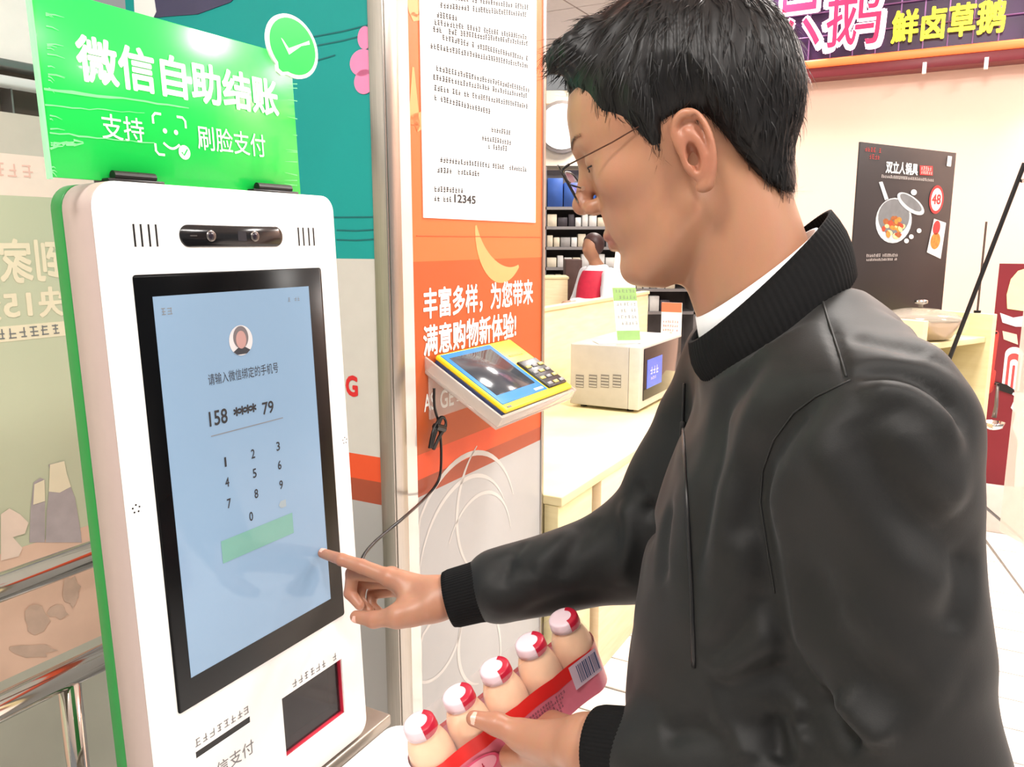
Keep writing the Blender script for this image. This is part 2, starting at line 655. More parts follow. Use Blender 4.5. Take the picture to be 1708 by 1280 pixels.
# scanner window and receipt slot are cut into the body
sa0, sb1 = k(470, 1165)
sa1 = k(570, 1100)[0]
sb0 = 0.5 * (k(473, 1268)[1] + k(570, 1195)[1])
sb1 = 0.5 * (sb1 + k(570, 1100)[1])
for o_ in (body, front):
    boolean(o_, MB().box(KF, sa0, sa1, sb0, sb1, -0.032, 0.05).build('cut', M_WHITE))
ra0, rbm = k(327, 1261)
ra1 = k(418, 1207)[0]
for o_ in (body, front):
    boolean(o_, MB().box(KF, ra0, ra1, rbm - 0.0045, rbm + 0.0045, -0.03, 0.05).build('cut', M_WHITE))
sc = boxobj('scanner_cavity', mat('dark red scanner cavity', (70, 24, 30), 0.4, var=0.05), kiosk, KF, sa0 - .004, sa1 + .004, sb0 - .004, sb1 + .004, -0.036, -0.031)
M_SCRED = mat('red lit scanner wall', (190, 40, 62), 0.4, var=0.05)  # the scanner's red glow is put into the liner colour
boxobj('scanner_liner', M_SCRED, sc, KF, sa1 - .002, sa1 + .0005, sb0, sb1, -0.031, -0.003)
boxobj('scanner_liner', M_SCRED, sc, KF, sa0, sa1, sb0 - .0005, sb0 + .002, -0.031, -0.003)
boxobj('scanner_glass', mat('dark scanner glass', (44, 40, 42), 0.06, alpha=0.72, var=0.0), sc, KF, sa0 + .001, sa1 - .001, sb0 + .001, sb1 - .001, -0.010, -0.008)
boxobj('receipt_slot', M_BLACK, kiosk, KF, ra0 + .0002, ra1 - .0002, rbm - .0048, rbm + .0048, -0.03, -0.0008)
# screen
M_BEZ = mat('black screen glass', (9, 10, 12), 0.24, var=0.0, spec=0.12)
BW, BH = 0.30489, 0.53
scr = MB().prism(KF, rrect(0, -BH, BW, 0, 0.004, 3), -0.001, 0.0015).build('screen', M_BEZ, kiosk, 0.0006, 1)
da0 = 0.5 * (k(253, 495)[0] + k(317, 1130)[0])
da1 = 0.5 * (k(510, 478)[0] + k(553, 998)[0])
db1 = 0.5 * (k(253, 495)[1] + k(510, 478)[1])
db0 = 0.5 * (k(317, 1130)[1] + k(553, 998)[1])
M_DISP = mat('lit blue grey display', (112, 132, 152), 0.07, var=0.0, emit=0.37, ecol=(146, 182, 214), spec=.4)
boxobj('display', M_DISP, scr, KF, da0, da1, db0, db1, 0.001, 0.0018)
DC = 0.0022


def krect(x0, yt0, yb0, x1, yt1, yb1, fr=KF, c=0.0):
    """rectangle on a plane from the pixel ends of its left and right sides"""
    l0, l1 = fr.px(x0, yt0, c), fr.px(x0, yb0, c)
    r0, r1 = fr.px(x1, yt1, c), fr.px(x1, yb1, c)
    return (0.5 * (l0[0] + l1[0]), 0.5 * (l1[1] + r1[1]), 0.5 * (r0[0] + r1[0]), 0.5 * (l0[1] + r0[1]))


text('screen_prompt', '请输入微信绑定的手机号', KF, krect(345, 622, 641, 462, 606, 624), DC, M_INK, scr, 0.0)
text('screen_number', '158', KF, krect(347, 686, 711, 377, 682, 706), DC, M_INK, scr, 0.012)
text('screen_number', '****', KF, krect(388, 680, 694, 425, 673, 687), DC, M_INK, scr, 0.02)
text('screen_number', '79', KF, krect(436, 672, 692, 454, 668, 688), DC, M_INK, scr, 0.012)
l0, l1 = k(350, 728), k(470, 697)
lb = 0.5 * (l0[1] + l1[1])
MB().flat(KF, [(l0[0], lb - .0006), (l1[0], lb - .0006), (l1[0], lb + .0006), (l0[0], lb + .0006)], DC).build('screen_line', M_GREY_INK, scr)
kc = [k(374, 771)[0], k(420, 757)[0], k(462, 745)[0]]
kr = [k(420, 757)[1], k(421, 790)[1], k(424, 824)[1]]
for i, ch in enumerate('123456789'):
    a, b = kc[i % 3], kr[i // 3]
    kw_ = .0012 if ch == '1' else .003
    text('screen_key', ch, KF, (a - kw_, b - .006, a + kw_, b + .006), DC, M_INK, scr, 0.01)
a, b = kc[1] - .012, k(405, 866)[1]
text('screen_key', '0', KF, (a - .003, b - .006, a + .003, b + .006), DC, M_INK, scr, 0.01)
a, b = k(469, 841)
MB().flat(KF, [(a - .007, b), (a - .003, b + .005), (a + .007, b + .005), (a + .007, b - .005), (a - .003, b - .005)], DC).build('screen_key', mat('pale grey print', (150, 166, 174), .5, var=0), scr)
bt = krect(368, 900, 937, 487, 857, 893)
M_BTN = mat('lit green button', (104, 152, 142), 0.1, var=0.0, emit=0.2)
MB().flat(KF, [(bt[0], bt[1]), (bt[2], bt[1]), (bt[2], bt[3]), (bt[0], bt[3])], DC).build('screen_button', M_BTN, scr)
a, b = k(400, 568)
av = MB().flat(KF, ell(a, b, .0195, .0195), DC).build('screen_portrait', mat('portrait ground', (196, 194, 196), .5, var=0, emit=.15), scr)
MB().flat(KF, ell(a, b + .004, .0125, .0145), DC + .0002).build('portrait_hair', mat('portrait hair', (110, 104, 108), .5, var=0), scr)
MB().flat(KF, ell(a, b + .001, .0085, .0115), DC + .0004).build('portrait_face', mat('portrait face', (178, 140, 136), .5, var=0), scr)
MB().flat(KF, [(a - .014, b - .0135), (a - .006, b - .009), (a + .006, b - .009), (a + .014, b - .0135), (a + .008, b - .0177), (a - .008, b - .0177)], DC + .0003).build('portrait_suit', mat('portrait suit', (48, 52, 60), .5, var=0), scr)
marks('screen_caption', KF, [(k(266, 520)[0], k(294, 518)[0], k(280, 519)[1], .0085), (k(478, 500)[0], k(500, 498)[0], k(490, 499)[1], .006)], DC, M_GREY_INK, scr, 8)['kind'] = 'stuff'
# camera bar
ca0 = k(299, 394)[0]
ca1 = k(470, 394)[0]
cb = k(385, 394)[1]
ch_ = 0.5 * abs(k(385, 377)[1] - k(385, 412)[1])
cbar = MB().prism(KF, rrect(ca0, cb - ch_, ca1, cb + ch_, ch_ * .98, 8), -0.002, 0.002).build('camera_bar', mat('glossy black camera bar', (24, 24, 26), 0.15, var=0), kiosk, 0.0006, 1)
M_LENS = mat('camera lens glass', (40, 34, 44), 0.05, var=0.0)
M_RIM = mat('camera lens rim', (130, 126, 124), 0.25, 0.8, var=0)
for x in (350, 423):
    a = k(x, 394)[0]
    MB().lathe(KF.pt(a, cb, 0.0018), KF.n, [(.0070, 0), (.0070, .0012), (.0052, .0014)], 20).build('lens_rim', M_RIM, cbar, smooth=True)
    MB().lathe(KF.pt(a, cb, 0.003), KF.n, [(.0050, 0), (.004, .0008), (.001, .0012)], 20).build('camera_lens', M_LENS, cbar, smooth=True)
a = k(402, 394)[0]
boxobj('infrared_window', mat('dark infrared window', (52, 50, 54), .2, var=0), cbar, KF, a - .007, a + .007, cb - .006, cb + .006, .0018, .0024)
a = k(321, 394)[0]
boxobj('indicator_light', M_RIM, cbar, KF, a - .005, a + .005, cb - .0006, cb + .0006, .0018, .0024)
for xs in ((224, 236, 249, 261), (498, 506, 515, 523)):
    for x in xs:
        a = k(x, 394)[0]
        boxobj('speaker_slot', M_BLACK, kiosk, KF, a - .0011, a + .0011, cb - .0125, cb + .0125, -0.001, 0.0006)
for cx, cy in ((227, 849), (575, 735)):
    a, b = k(cx, cy)
    for t in range(5):
        MB().lathe(KF.pt(a + .0045 * math.cos(t * 1.257 + .3), b + .0045 * math.sin(t * 1.257 + .3), 0), KF.n, [(.0011, 0), (.0011, .0005)], 8).build('microphone_hole', M_BLACK if cx < 300 else M_GREY_INK, kiosk)
M_SOFTINK = mat('soft grey kiosk print', (110, 110, 112), .6, var=0)
r_ = krect(326, 1243, 1252, 420, 1190, 1200)
marks('slot_caption', KF, [(r_[0], r_[2], rbm + .016, .011)], 0.0004, M_SOFTINK, kiosk, 12)
r_ = krect(487, 1136, 1148, 562, 1093, 1104)
marks('scanner_caption', KF, [(r_[0], r_[2], r_[3] - .003, .012)], 0.0004, M_SOFTINK, kiosk, 13)
r_ = krect(352, 1266, 1290, 424, 1244, 1270)
text('payment_caption', '微信支付', KF, (r_[2] - .085, r_[1], r_[2], r_[3]), 0.0004, M_SOFTINK, kiosk, 0.0)

# plinth cabinet and bagging table
kb = KF.pt((aL + aR) / 2, bB, -0.03)
PZ = float(kb[2]) - 0.004
BASE = Fr((0, 0, 0), U)                           # a along U, b height, c along N
ka = float(np.dot(KF.pt(aL, 0), U))
kc0 = float(np.dot(KF.pt(0, bB), N))
cab = thing('checkout_cabinet', 'grey steel cabinet standing under the white kiosk', 'cabinet', BASE.pt(ka + .2, 0, kc0 - .1))
M_CAB = mat('warm grey cabinet', (150, 142, 134), 0.45, 0.3, var=0.04)
boxobj('cabinet_body', M_CAB, cab, BASE, ka - .02, ka + .43, 0.0, PZ - .02, kc0 - .26, float(np.dot(at_z(567, 1280, PZ - .005), N)) - .02, 0.004)
boxobj('cabinet_top', mat('steel cabinet top', (168, 160, 150), 0.35, 0.7, var=0.04), cab, BASE, ka - .03, ka + .44, PZ - .02, PZ, kc0 - .27, float(np.dot(at_z(567, 1280, PZ - .005), N)) - .012, 0.003)
tp = at_z(650, 1207, PZ - 0.005)
ta1 = float(np.dot(tp, U)) + .01
tc0 = float(np.dot(at_z(567, 1280, PZ - .005), N))
tbl = thing('bagging_table', 'white bagging table in front of the kiosk', 'table', BASE.pt(ta1 - .4, 0, tc0 + .2))
TBF = Fr((0, 0, PZ - .04), U, -N)                 # plan frame, normal up
MB().prism(TBF, rrect(ta1 - .95, -(tc0 + .30), ta1, -tc0, .03, 6), 0, .035).build('table_top', M_WHITE, tbl, 0.004, 2)
for a in (ta1 - .9, ta1 - .06):
    for c in (tc0 + .05, tc0 + .25):
        boxobj('leg', M_STEEL, tbl, BASE, a - .018, a + .018, 0, PZ - .04, c - .018, c + .018, .003)

# ---- green sign board clipped on top of the kiosk
SC = -0.022
SF = Fr(KF.pt(0, 0, SC), KF.r, KF.t)
s = SF.px
gl = 0.5 * (s(66, 60)[0] + s(77, 298)[0])
gr = 0.5 * (s(489, 139)[0] + s(498, 322)[0])
gb = 0.5 * (s(78, 299)[1] + s(497, 322)[1])
gt = s(300, 42)[1]
M_GRN = mat('bright green sign print', (26, 214, 84), 0.28, var=0.03, scale=4, coat=0.25)
sign = thing('checkout_sign', 'bright green acrylic payment sign clipped on top of the kiosk', 'sign', SF.pt((gl + gr) / 2, gb, 0))
board = boxobj('sign_board', M_GRN, sign, SF, gl, gr, gb, gt, -0.002, 0.002, 0.0006, 1)
boxobj('acrylic_edge', mat('clear acrylic edge', (150, 226, 170), .1, var=0), sign, SF, gl - .003, gl, gb - .002, gt, -.003, .003)
text('sign_lettering', '微信自助结账', SF, krect(127, 66, 138, 460, 130, 190, SF), .0026, M_WPRINT, sign, 0.022)
text('sign_lettering', '支持', SF, krect(167, 192, 232, 237, 196, 238, SF), .0026, M_WPRINT, sign, 0.004)
text('sign_lettering', '刷脸支付', SF, krect(327, 212, 249, 440, 222, 263, SF), .0026, M_WPRINT, sign, 0.004)
# face scan pictogram
mb = MB()
fx0, fb0_, fx1, fb1_ = krect(255, 190, 258, 309, 197, 262, SF)
ww, hh = fx1 - fx0, fb1_ - fb0_
for sx, sy in ((0, 0), (0, 1), (1, 0), (1, 1)):
    ax = fx0 + ww * sx
    by = fb0_ + hh * sy
    dx = 1 if sx == 0 else -1
    dy = 1 if sy == 0 else -1
    if (sx, sy) != (1, 0):
        mb.ribbon(SF, [(ax + dx * ww * .26, by), (ax + dx * ww * .08, by), (ax, by + dy * hh * .08), (ax, by + dy * hh * .26)], .0028, .0026)
for dx in (.33, .67):
    mb.flat(SF, ell(fx0 + ww * dx, fb0_ + hh * .6, .003, .003, 12), .0027)
mb.ribbon(SF, [(fx0 + ww * (.25 + .5 * q / 8), fb0_ + hh * (.3 - .12 * math.sin(math.pi * q / 8))) for q in range(9)], .0028, .0026)
mb.flat(SF, ell(fx1 - ww * .12, fb0_ + hh * .12, .0085, .0085, 20), .0028)
mb.build('face_scan_icon', M_WPRINT, sign, fix=False)
a, b = fx1 - ww * .12, fb0_ + hh * .12
MB().ribbon(SF, [(a - .004, b), (a - .001, b - .0035), (a + .0045, b + .004)], .0018, .0031).build('icon_tick', M_GRN, sign, fix=False)
# round speech bubble badge with a tick
c0 = 0.004
ba, bb_ = s(488, 78, c0)
bw = 0.5 * (s(531, 85, c0)[0] - s(446, 70, c0)[0])
bh = 0.5 * (s(488, 26, c0)[1] - s(488, 130, c0)[1])


def bubble(f):
    P = []
    for q in range(40):
        t = 2 * math.pi * q / 40
        x, y = math.cos(t) * bw * f, math.sin(t) * bh * f
        if 225 < math.degrees(t) < 250:
            kx = 1.14 if 231 < math.degrees(t) < 246 else 1.05
            x *= kx * 1.05
            y *= kx
        P.append((ba + x, bb_ + y))
    return P


badge = MB().prism(SF, bubble(1.0), c0 - .002, c0 + .001).build('badge_rim', M_WPRINT, sign)
MB().prism(SF, bubble(.88), c0, c0 + .0016).build('badge_face', M_GRN, sign)
ck = [(-.5, .02), (-.22, -.34), (.62, .36)]
MB().prism(SF, [(ba + bw * x, bb_ + bh * y) for x, y in ((-.47, .16), (-.40, .12), (-.20, -.10), (.66, .22), (.64, .34), (-.20, -.30))], c0 + .001, c0 + .0022).build('badge_tick', M_WPRINT, sign)
# creased clear film over the board
M_FILM = mat('clear film crease', (150, 246, 170), 0.15, var=0.05, alpha=0.75)
mb = MB()
rr = random.Random(4)
for x0, y0, x1, y1, w in ((70, 148, 312, 180, .0035), (72, 176, 238, 190, .0016), (80, 222, 255, 240, .0022)):
    p0, p1 = s(x0, y0), s(x1, y1)
    mb.ribbon(SF, [(p0[0] + (p1[0] - p0[0]) * q / 12, p0[1] + (p1[1] - p0[1]) * q / 12 + rr.uniform(-.001, .001)) for q in range(13)], [w * (1 - .6 * q / 12) * rr.uniform(.6, 1.2) for q in range(13)], .0032)
for q in range(22):
    y = rr.uniform(10, 290)
    L = rr.uniform(10, 34)
    p0, p1 = s(72 + y * .04, y), s(72 + L, y + rr.uniform(2, 9))
    mb.ribbon(SF, [p0, (0.5 * (p0[0] + p1[0]), 0.5 * (p0[1] + p1[1]) + .001), p1], [.0016, .0011, .0003], .0033)
for q in range(12):
    y = rr.uniform(140, 315)
    L = rr.uniform(6, 22)
    p0, p1 = s(493, y), s(493 - L, y - rr.uniform(0, 5))
    mb.ribbon(SF, [p0, p1], [.0013, .0003], .0033)
for q in range(10):
    x, y = rr.uniform(80, 125), rr.uniform(232, 252)
    p0, p1 = s(x, y), s(x + rr.uniform(8, 18), y + rr.uniform(-6, 6))
    mb.ribbon(SF, [p0, p1], [.0025, .001], .0034)
mb.build('film_crease', M_FILM, sign, fix=False)['kind'] = 'stuff'
# clips
for x0, x1, y0, y1 in ((168, 262, 303, 308), (411, 486, 319, 324)):
    a0, b0 = s(x0, y0)
    a1 = s(x1, y1)[0]
    cl = boxobj('sign_clip', M_BLACK, sign, SF, a0, a1, bT - .004 - 0.0, bT + .004, -.012, .014, .0012, 2)
    wdt = a1 - a0
    MB().tube([SF.pt(a0 + wdt * .12, bT + .0075, .009), SF.pt(a1 - wdt * .14, bT + .0075, .009)], .0052, 12).build('clip_roll', M_BLACK, cl, smooth=False)

# ================================================================== advertising pillar
G = at(655, 700, 1.70)
G[2] = 0
PR = Fr(G, U)                                    # orange face
PL = Fr(G, N)                                    # teal face, pillar lies at a < 0
PWID = PR.px(905, 600)[0]
PLEN = 0.77
pr = lambda y, x=690: PR.px(x, y)[1]
pl = lambda y, x=600: PL.px(x, y)[1]
pil = thing('advertising_pillar', 'square shop pillar clad in orange and teal printed panels with steel corners', 'pillar', G + U * .25 - N * .35)
boxobj('core', mat('pillar core', (200, 196, 190), .7), pil, PR, 0.008, PWID, 0, CEIL_Z - .035, -PLEN, -0.008)
M_OR = mat('orange printed panel', (234, 110, 58), 0.42, var=0.03, scale=3)
M_OR2 = mat('burnt orange printed panel', (186, 84, 38), 0.42, var=0.03, scale=3)
M_REDB = mat('red orange stripe', (228, 84, 44), 0.42, var=0.02)
M_BRN = mat('brown stripe', (160, 74, 50), 0.42, var=0.03)
M_TEAL = mat('teal printed panel', (0, 152, 148), 0.55, var=0.05, scale=3)
M_PWHT = mat('white printed panel', (206, 202, 196), 0.4, var=0.02)
M_PGRY = mat('pale grey marbled panel', (172, 172, 172), 0.35, var=0.05, scale=3)
e0 = PR.px(690, 600)[0]
zs = [0.0, pr(834), pr(805), pr(763), pr(437), CEIL_Z - .04]
for nm, m, q in (('lower_panel', M_PGRY, 0), ('brown_stripe', M_BRN, 1), ('red_stripe', M_REDB, 2), ('slogan_panel', M_OR2, 3), ('orange_panel', M_OR, 4)):
    boxobj(nm, m, pil, PR, 0.0, PWID, zs[q], zs[q + 1], -0.008, 0.0)
zl = [0.0, pl(836), pl(799), pl(758), pl(432), CEIL_Z - .04]
for nm, m, q in (('lower_panel', M_PGRY, 0), ('brown_stripe', M_BRN, 1), ('red_stripe', M_REDB, 2), ('white_panel', M_PWHT, 3), ('teal_panel', M_TEAL, 4)):
    boxobj(nm, m, pil, PL, -PLEN, -0.001, zl[q], zl[q + 1], -0.006, 0.0)
# steel corner guards
x628 = PL.px(629, 500)[0]
MB().box(PL, x628, .004, 0, CEIL_Z - .04, 0, .006).build('corner_guard', M_STEEL, pil, .0015)
MB().box(PR, .0, PR.px(672, 600)[0], 0, CEIL_Z - .04, 0, .006).build('corner_guard', M_STEEL, pil, .0015)
M_CLEAR = mat('clear edge strip', (222, 218, 212), 0.1, 0.3, var=0.06, scale=10)
boxobj('edge_strip', M_CLEAR, pil, PR, PR.px(672, 600)[0], e0, 0, CEIL_Z - .04, 0, .004)
boxobj('corner_guard', M_STEEL, pil, PR, PWID - .012, PWID + .003, 0, CEIL_Z - .04, -.03, .005, .0015)
# swirls
M_SW = mat('pale orange swirl', (250, 162, 104), .42, var=.02)
M_SWG = mat('white marbled swirl', (198, 195, 191), .3, var=.02)


def arc(fr, cx, cy, rad, t0, t1, w, lim, n=24):
    pts = []
    for q in range(n + 1):
        t = math.radians(t0 + (t1 - t0) * q / n)
        a = min(max(cx + rad * math.cos(t), lim[0] + abs(w) / 2), lim[1] - abs(w) / 2)
        pts.append((a, cy + rad * math.sin(t)))
    return pts, [w * math.sin(math.pi * (q + 1) / (n + 2)) + .002 for q in range(n + 1)]


mb = MB()
zz = pr(368)
for cx, cy, rad, t0, t1, w in ((.50, zz + .02, .15, 190, 300, .05), (.06, zz + .38, .18, 200, 330, .04), (.52, zz + .22, .12, 100, 260, .03), (.1, zz + .62, .2, 150, 280, .05)):
    p, wv = arc(PR, cx, cy, rad, t0, t1, w, (e0, PWID - .02))
    mb.ribbon(PR, p, wv, .0006)
mb.build('swirl_print', M_SW, pil, fix=False)
mb = MB()
zz = pr(980)
for cx, cy, rad, t0, t1, w in ((.3, zz, .26, 20, 160, .012), (.3, zz - .02, .22, 30, 170, .010), (.36, zz - .03, .17, 10, 150, .008), (.22, zz - .35, .25, -30, 150, .01), (.4, zz - .25, .15, 90, 250, .012), (.15, zz - .15, .12, 200, 380, .008), (.45, zz + .1, .2, 120, 230, .01)):
    p, wv = arc(PR, cx, cy, rad, t0, t1, w, (e0, PWID - .02))
    mb.ribbon(PR, p, wv, .0006)
mb.build('marble_swirl', M_SWG, pil, fix=False)
boxobj('orange_line', mat('brick orange line', (206, 96, 50), .45), pil, PR, e0 + .02, PWID - .02, pr(394), pr(392.5), 0, .0012)  # thin darker orange line across the panel
# slogan
text('slogan_lettering', '丰富多样，为您带来', PR, krect(706, 486, 534, 888, 463, 507, PR), .001, M_WPRINT, pil, 0.018)
text('slogan_lettering', '满意购物新体验!', PR, krect(706, 541, 590, 860, 523, 566, PR), .001, M_WPRINT, pil, 0.018)
text('slogan_lettering', 'AS', PR, krect(707, 658, 688, 724, 655, 682, PR), .001, M_WPRINT, pil, 0.01)
text('slogan_lettering', 'GE', PR, krect(734, 652, 682, 756, 646, 676, PR), .001, M_WPRINT, pil, 0.01)
r_ = krect(760, 648, 672, 800, 640, 662, PR)
marks('slogan_marks', PR, [(r_[0], r_[2], .5 * (r_[1] + r_[3]), .03)], .001, M_WPRINT, pil, 21)
# prints on the teal face: pink fingertips and thin dark lines
M_PINK = mat('pink cartoon fingertip print', (244, 140, 186), .42, var=.03)
for x, y, rx, ry in ((618, 62, .018, .022), (612, 104, .032, .026), (614, 136, .026, .024)):
    a, b = PL.px(x, y)
    a = min(a, x628 - rx * .6)
    pts = [(min(q[0], x628), q[1]) for q in ell(a, b, rx, ry)]
    MB().prism(PL, pts, 0, .002).build('fingertip_print', M_PINK, pil)
M_TLN = mat('dark teal print line', (10, 104, 108), .45, var=0)
mb = MB()
for x0, y0, x1, y1 in ((520, 62, 622, 40), (530, 76, 618, 56), (498, 360, 628, 362), (562, 384, 628, 383), (562, 400, 628, 399), (505, 105, 560, 92)):
    mb.ribbon(PL, [PL.px(x0, y0), PL.px(.5 * (x0 + x1), .5 * (y0 + y1) + 1.5), PL.px(x1, y1)], .0028, .0012)
mb.build('dark_line_print', M_TLN, pil, fix=False)
M_PURP = mat('dark purple print', (70, 66, 96), .45, var=.1, scale=6)
MB().prism(PL, [PL.px(*q) for q in ((246, -60), (258, 30), (275, 28), (330, 24), (385, 4), (410, -20), (420, -60))], 0, .002).build('purple_print', M_PURP, pil)
MB().prism(PL, [PL.px(*q) for q in ((222, -60), (226, 26), (256, 32), (262, 20), (250, -60))], 0.001, .0025).build('white_print', M_WPRINT, pil)
text('panel_letter', 'G', PL, krect(578, 628, 660, 596, 628, 660, PL), .001, M_RED, pil, .03)

# ---- white notice on the pillar
na0, na1 = PR.px(704, 300)[0], PR.px(892, 300)[0]
nb0 = .5 * (pr(368, 704) + pr(368, 892))
notice = thing('paper_notice', 'white printed paper notice taped to the orange pillar panel', 'notice', PR.pt((na0 + na1) / 2, nb0, .003))
boxobj('paper_sheet', mat('white paper', (250, 250, 248), .7, var=.01), notice, PR, na0, na1, nb0, nb0 + .98, .0006, .003)


def nrow(x0, y0, x1, y1, h):
    p0, p1 = PR.px(x0, y0), PR.px(x1, y1)
    return (p0[0], p1[0], p0[1], h * .0135 / 10, (p1[1] - p0[1]) / (p1[0] - p0[0]))


rows = []
for x0, y0, x1, y1 in ((736, -8, 880, 12), (732, 8, 878, 24), (726, 24, 760, 30), (722, 36, 878, 62), (720, 48, 878, 72), (736, 62, 880, 98), (716, 76, 880, 110),
                       (720, 112, 880, 150), (720, 128, 878, 160), (722, 146, 880, 178), (722, 162, 815, 186),
                       (818, 216, 852, 222), (802, 230, 850, 238), (812, 244, 846, 248), (732, 266, 878, 283), (722, 283, 800, 290), (722, 315, 772, 318), (722, 331, 752, 333)):
    rows.append(nrow(x0, y0, x1, y1, 9))
marks('notice_lettering', PR, rows, .0035, M_INK, notice, 31, .10)
text('notice_number', '12345', PR, krect(756, 326, 339, 791, 326, 339, PR), .0035, M_INK, notice, .02)

# ---- clear tray with a yellow and blue payment terminal
ta, tb = PR.px(728, 592, .012)
TA = PR.pt(ta, tb, .012)
best = None
for L in np.linspace(.08, .5, 85):
    for th in np.linspace(0.0, 1.3, 66):
        d = N * math.cos(th) - Z * math.sin(th)
        p = TA + d * L - CAM
        zc = p[1] * CP - p[2] * SP
        q = (854 + FPX * p[0] / zc, 640 + FPX * (-p[1] * SP - p[2] * CP) / zc)
        e = (q[0] - 846) ** 2 + (q[1] - 684) ** 2
        if best is None or e < best[0]:
            best = (e, L, th)
_, TL_, TH = best
print('TRAY', best)
dn = N * math.cos(TH) - Z * math.sin(TH)
TF = Fr(TA, U, -dn)                               # a along pillar, b back to the pillar (b<0 outward), n up
TW = TF.px(944, 635)[0]
M_ACR = mat('clear acrylic', (232, 222, 214), 0.08, var=0.0, trans=0.55, alpha=0.8)
tray = thing('acrylic_tray', 'clear acrylic tray bracketed to the orange pillar', 'tray', TF.pt(TW / 2, -TL_, -.03))
boxobj('tray_base', M_ACR, tray, TF, -.03, TW + .015, -TL_ - .012, .012, -.042, -.034, .002)
for q in ((-.03, -.022, -TL_ - .012, .012), (TW + .007, TW + .015, -TL_ - .012, .012), (-.022, TW + .007, -TL_ - .012, -TL_ - .004)):
    boxobj('tray_rim', M_ACR, tray, TF, q[0], q[1], q[2], q[3], -.034, -.008, .0015)
boxobj('tray_bracket', mat('thin clear acrylic', (236, 226, 218), .08, var=0, alpha=.3), tray, PR, ta - .02, ta + TW * .7, tb - .15, tb - .03, .001, .007, .001)
term = thing('payment_terminal', 'yellow and blue payment terminal lying in the clear tray', 'card terminal', TF.pt(TW / 2, -TL_ / 2, -.034))
M_NAVY = mat('navy plastic', (44, 56, 96), .4, var=.03)
M_YEL = mat('yellow plastic', (246, 218, 40), .35, var=.02)
M_BLUE = mat('blue plastic', (24, 120, 190), .35, var=.03)
M_DSCR = mat('dark terminal screen', (54, 60, 68), .15, var=.1, scale=20)
boxobj('terminal_base', M_NAVY, term, TF, 0.002, TW - .004, -TL_, -.002, -.034, -.010, .006, 3)
shell = boxobj('terminal_shell', M_YEL, term, TF, 0.0, TW - .002, -TL_ - .002, 0, -.012, .0, .004, 3)
ws = TW * .66
boxobj('blue_bezel', M_BLUE, shell, TF, .006, ws, -TL_ + .016, -.006, -.001, .002, .003, 2)
boxobj('terminal_screen', M_DSCR, shell, TF, .022, ws - .02, -TL_ + .045, -.022, .001, .003, .001, 1)
boxobj('logo_strip', M_WPRINT, shell, TF, ws - .055, ws - .012, -TL_ + .022, -TL_ + .029, .0018, .0026)
boxobj('port_mark', M_BLACK, shell, TF, .012, .03, -TL_ + .003, -TL_ + .008, -.001, .001)
kp = boxobj('keypad', M_BLACK, term, TF, ws + .008, TW - .01, -TL_ + .015, -TL_ * .42, -.002, .006, .004, 2)
M_KEY = mat('yellow grey keys', (170, 158, 90), .4, var=.05)
kw = (TW - .018 - ws) / 3
for i in range(3):
    for j in range(4):
        a = ws + .012 + kw * (i + .5) - .004
        b = -TL_ + .026 + (TL_ * .58 - .04) * j / 3.6
        boxobj('key', M_KEY if (i + j) % 2 else mat('grey keys', (120, 122, 124), .4), kp, TF, a - kw * .36, a + kw * .36, b - .005, b + .005, .005, .0085, .001, 1)
boxobj('card_slot', mat('dark yellow slot', (150, 126, 20), .5), shell, TF, ws + .02, TW - .03, -TL_ * .30, -TL_ * .27, -.001, .0008)
# cable
def sp(pts, n=10):
    pts = [np.asarray(p, float) for p in pts]
    out = []
    for i in range(len(pts) - 1):
        p0, p1, p2, p3 = pts[max(0, i - 1)], pts[i], pts[i + 1], pts[min(len(pts) - 1, i + 2)]
        for q in range(n):
            t = q / n
            out.append(.5 * ((2 * p1) + (-p0 + p2) * t + (2 * p0 - 5 * p1 + 4 * p2 - p3) * t * t + (-p0 + 3 * p1 - 3 * p2 + p3) * t ** 3))
    out.append(pts[-1])
    return out


def onp(x, y, c=.02):
    return PR.pt(*PR.px(x, y, c), c)


cable = thing('terminal_cable', 'thin black cable hanging from the payment terminal down to the kiosk', 'cable', onp(728, 752))
MB().tube(sp([onp(724, 648), onp(725, 680), onp(733, 712), onp(736, 760), onp(732, 800), onp(712, 828), at(680, 858, 1.5), at(648, 885, 1.42), at(622, 908, 1.36), at(603, 936, 1.3), at(596, 990, 1.26)]), .0032, 8).build('cord', M_BLACK, cable, smooth=True)
mb = MB()
for q in range(3):
    mb.tube(sp([onp(716 + 2 * q, 748, .022), onp(722 + 3 * q, 720, .025), onp(735 + 2 * q, 696, .026), onp(744, 705 + 3 * q, .027), onp(734, 725 + 2 * q, .024), onp(722 + q, 750, .022)], 6), .003, 7)
mb.build('cord_bundle', M_BLACK, cable, smooth=True)
MB().tube([onp(726, 712, .024), onp(740, 716, .024)], .009, 8).build('cable_tie', M_BLACK, cable)

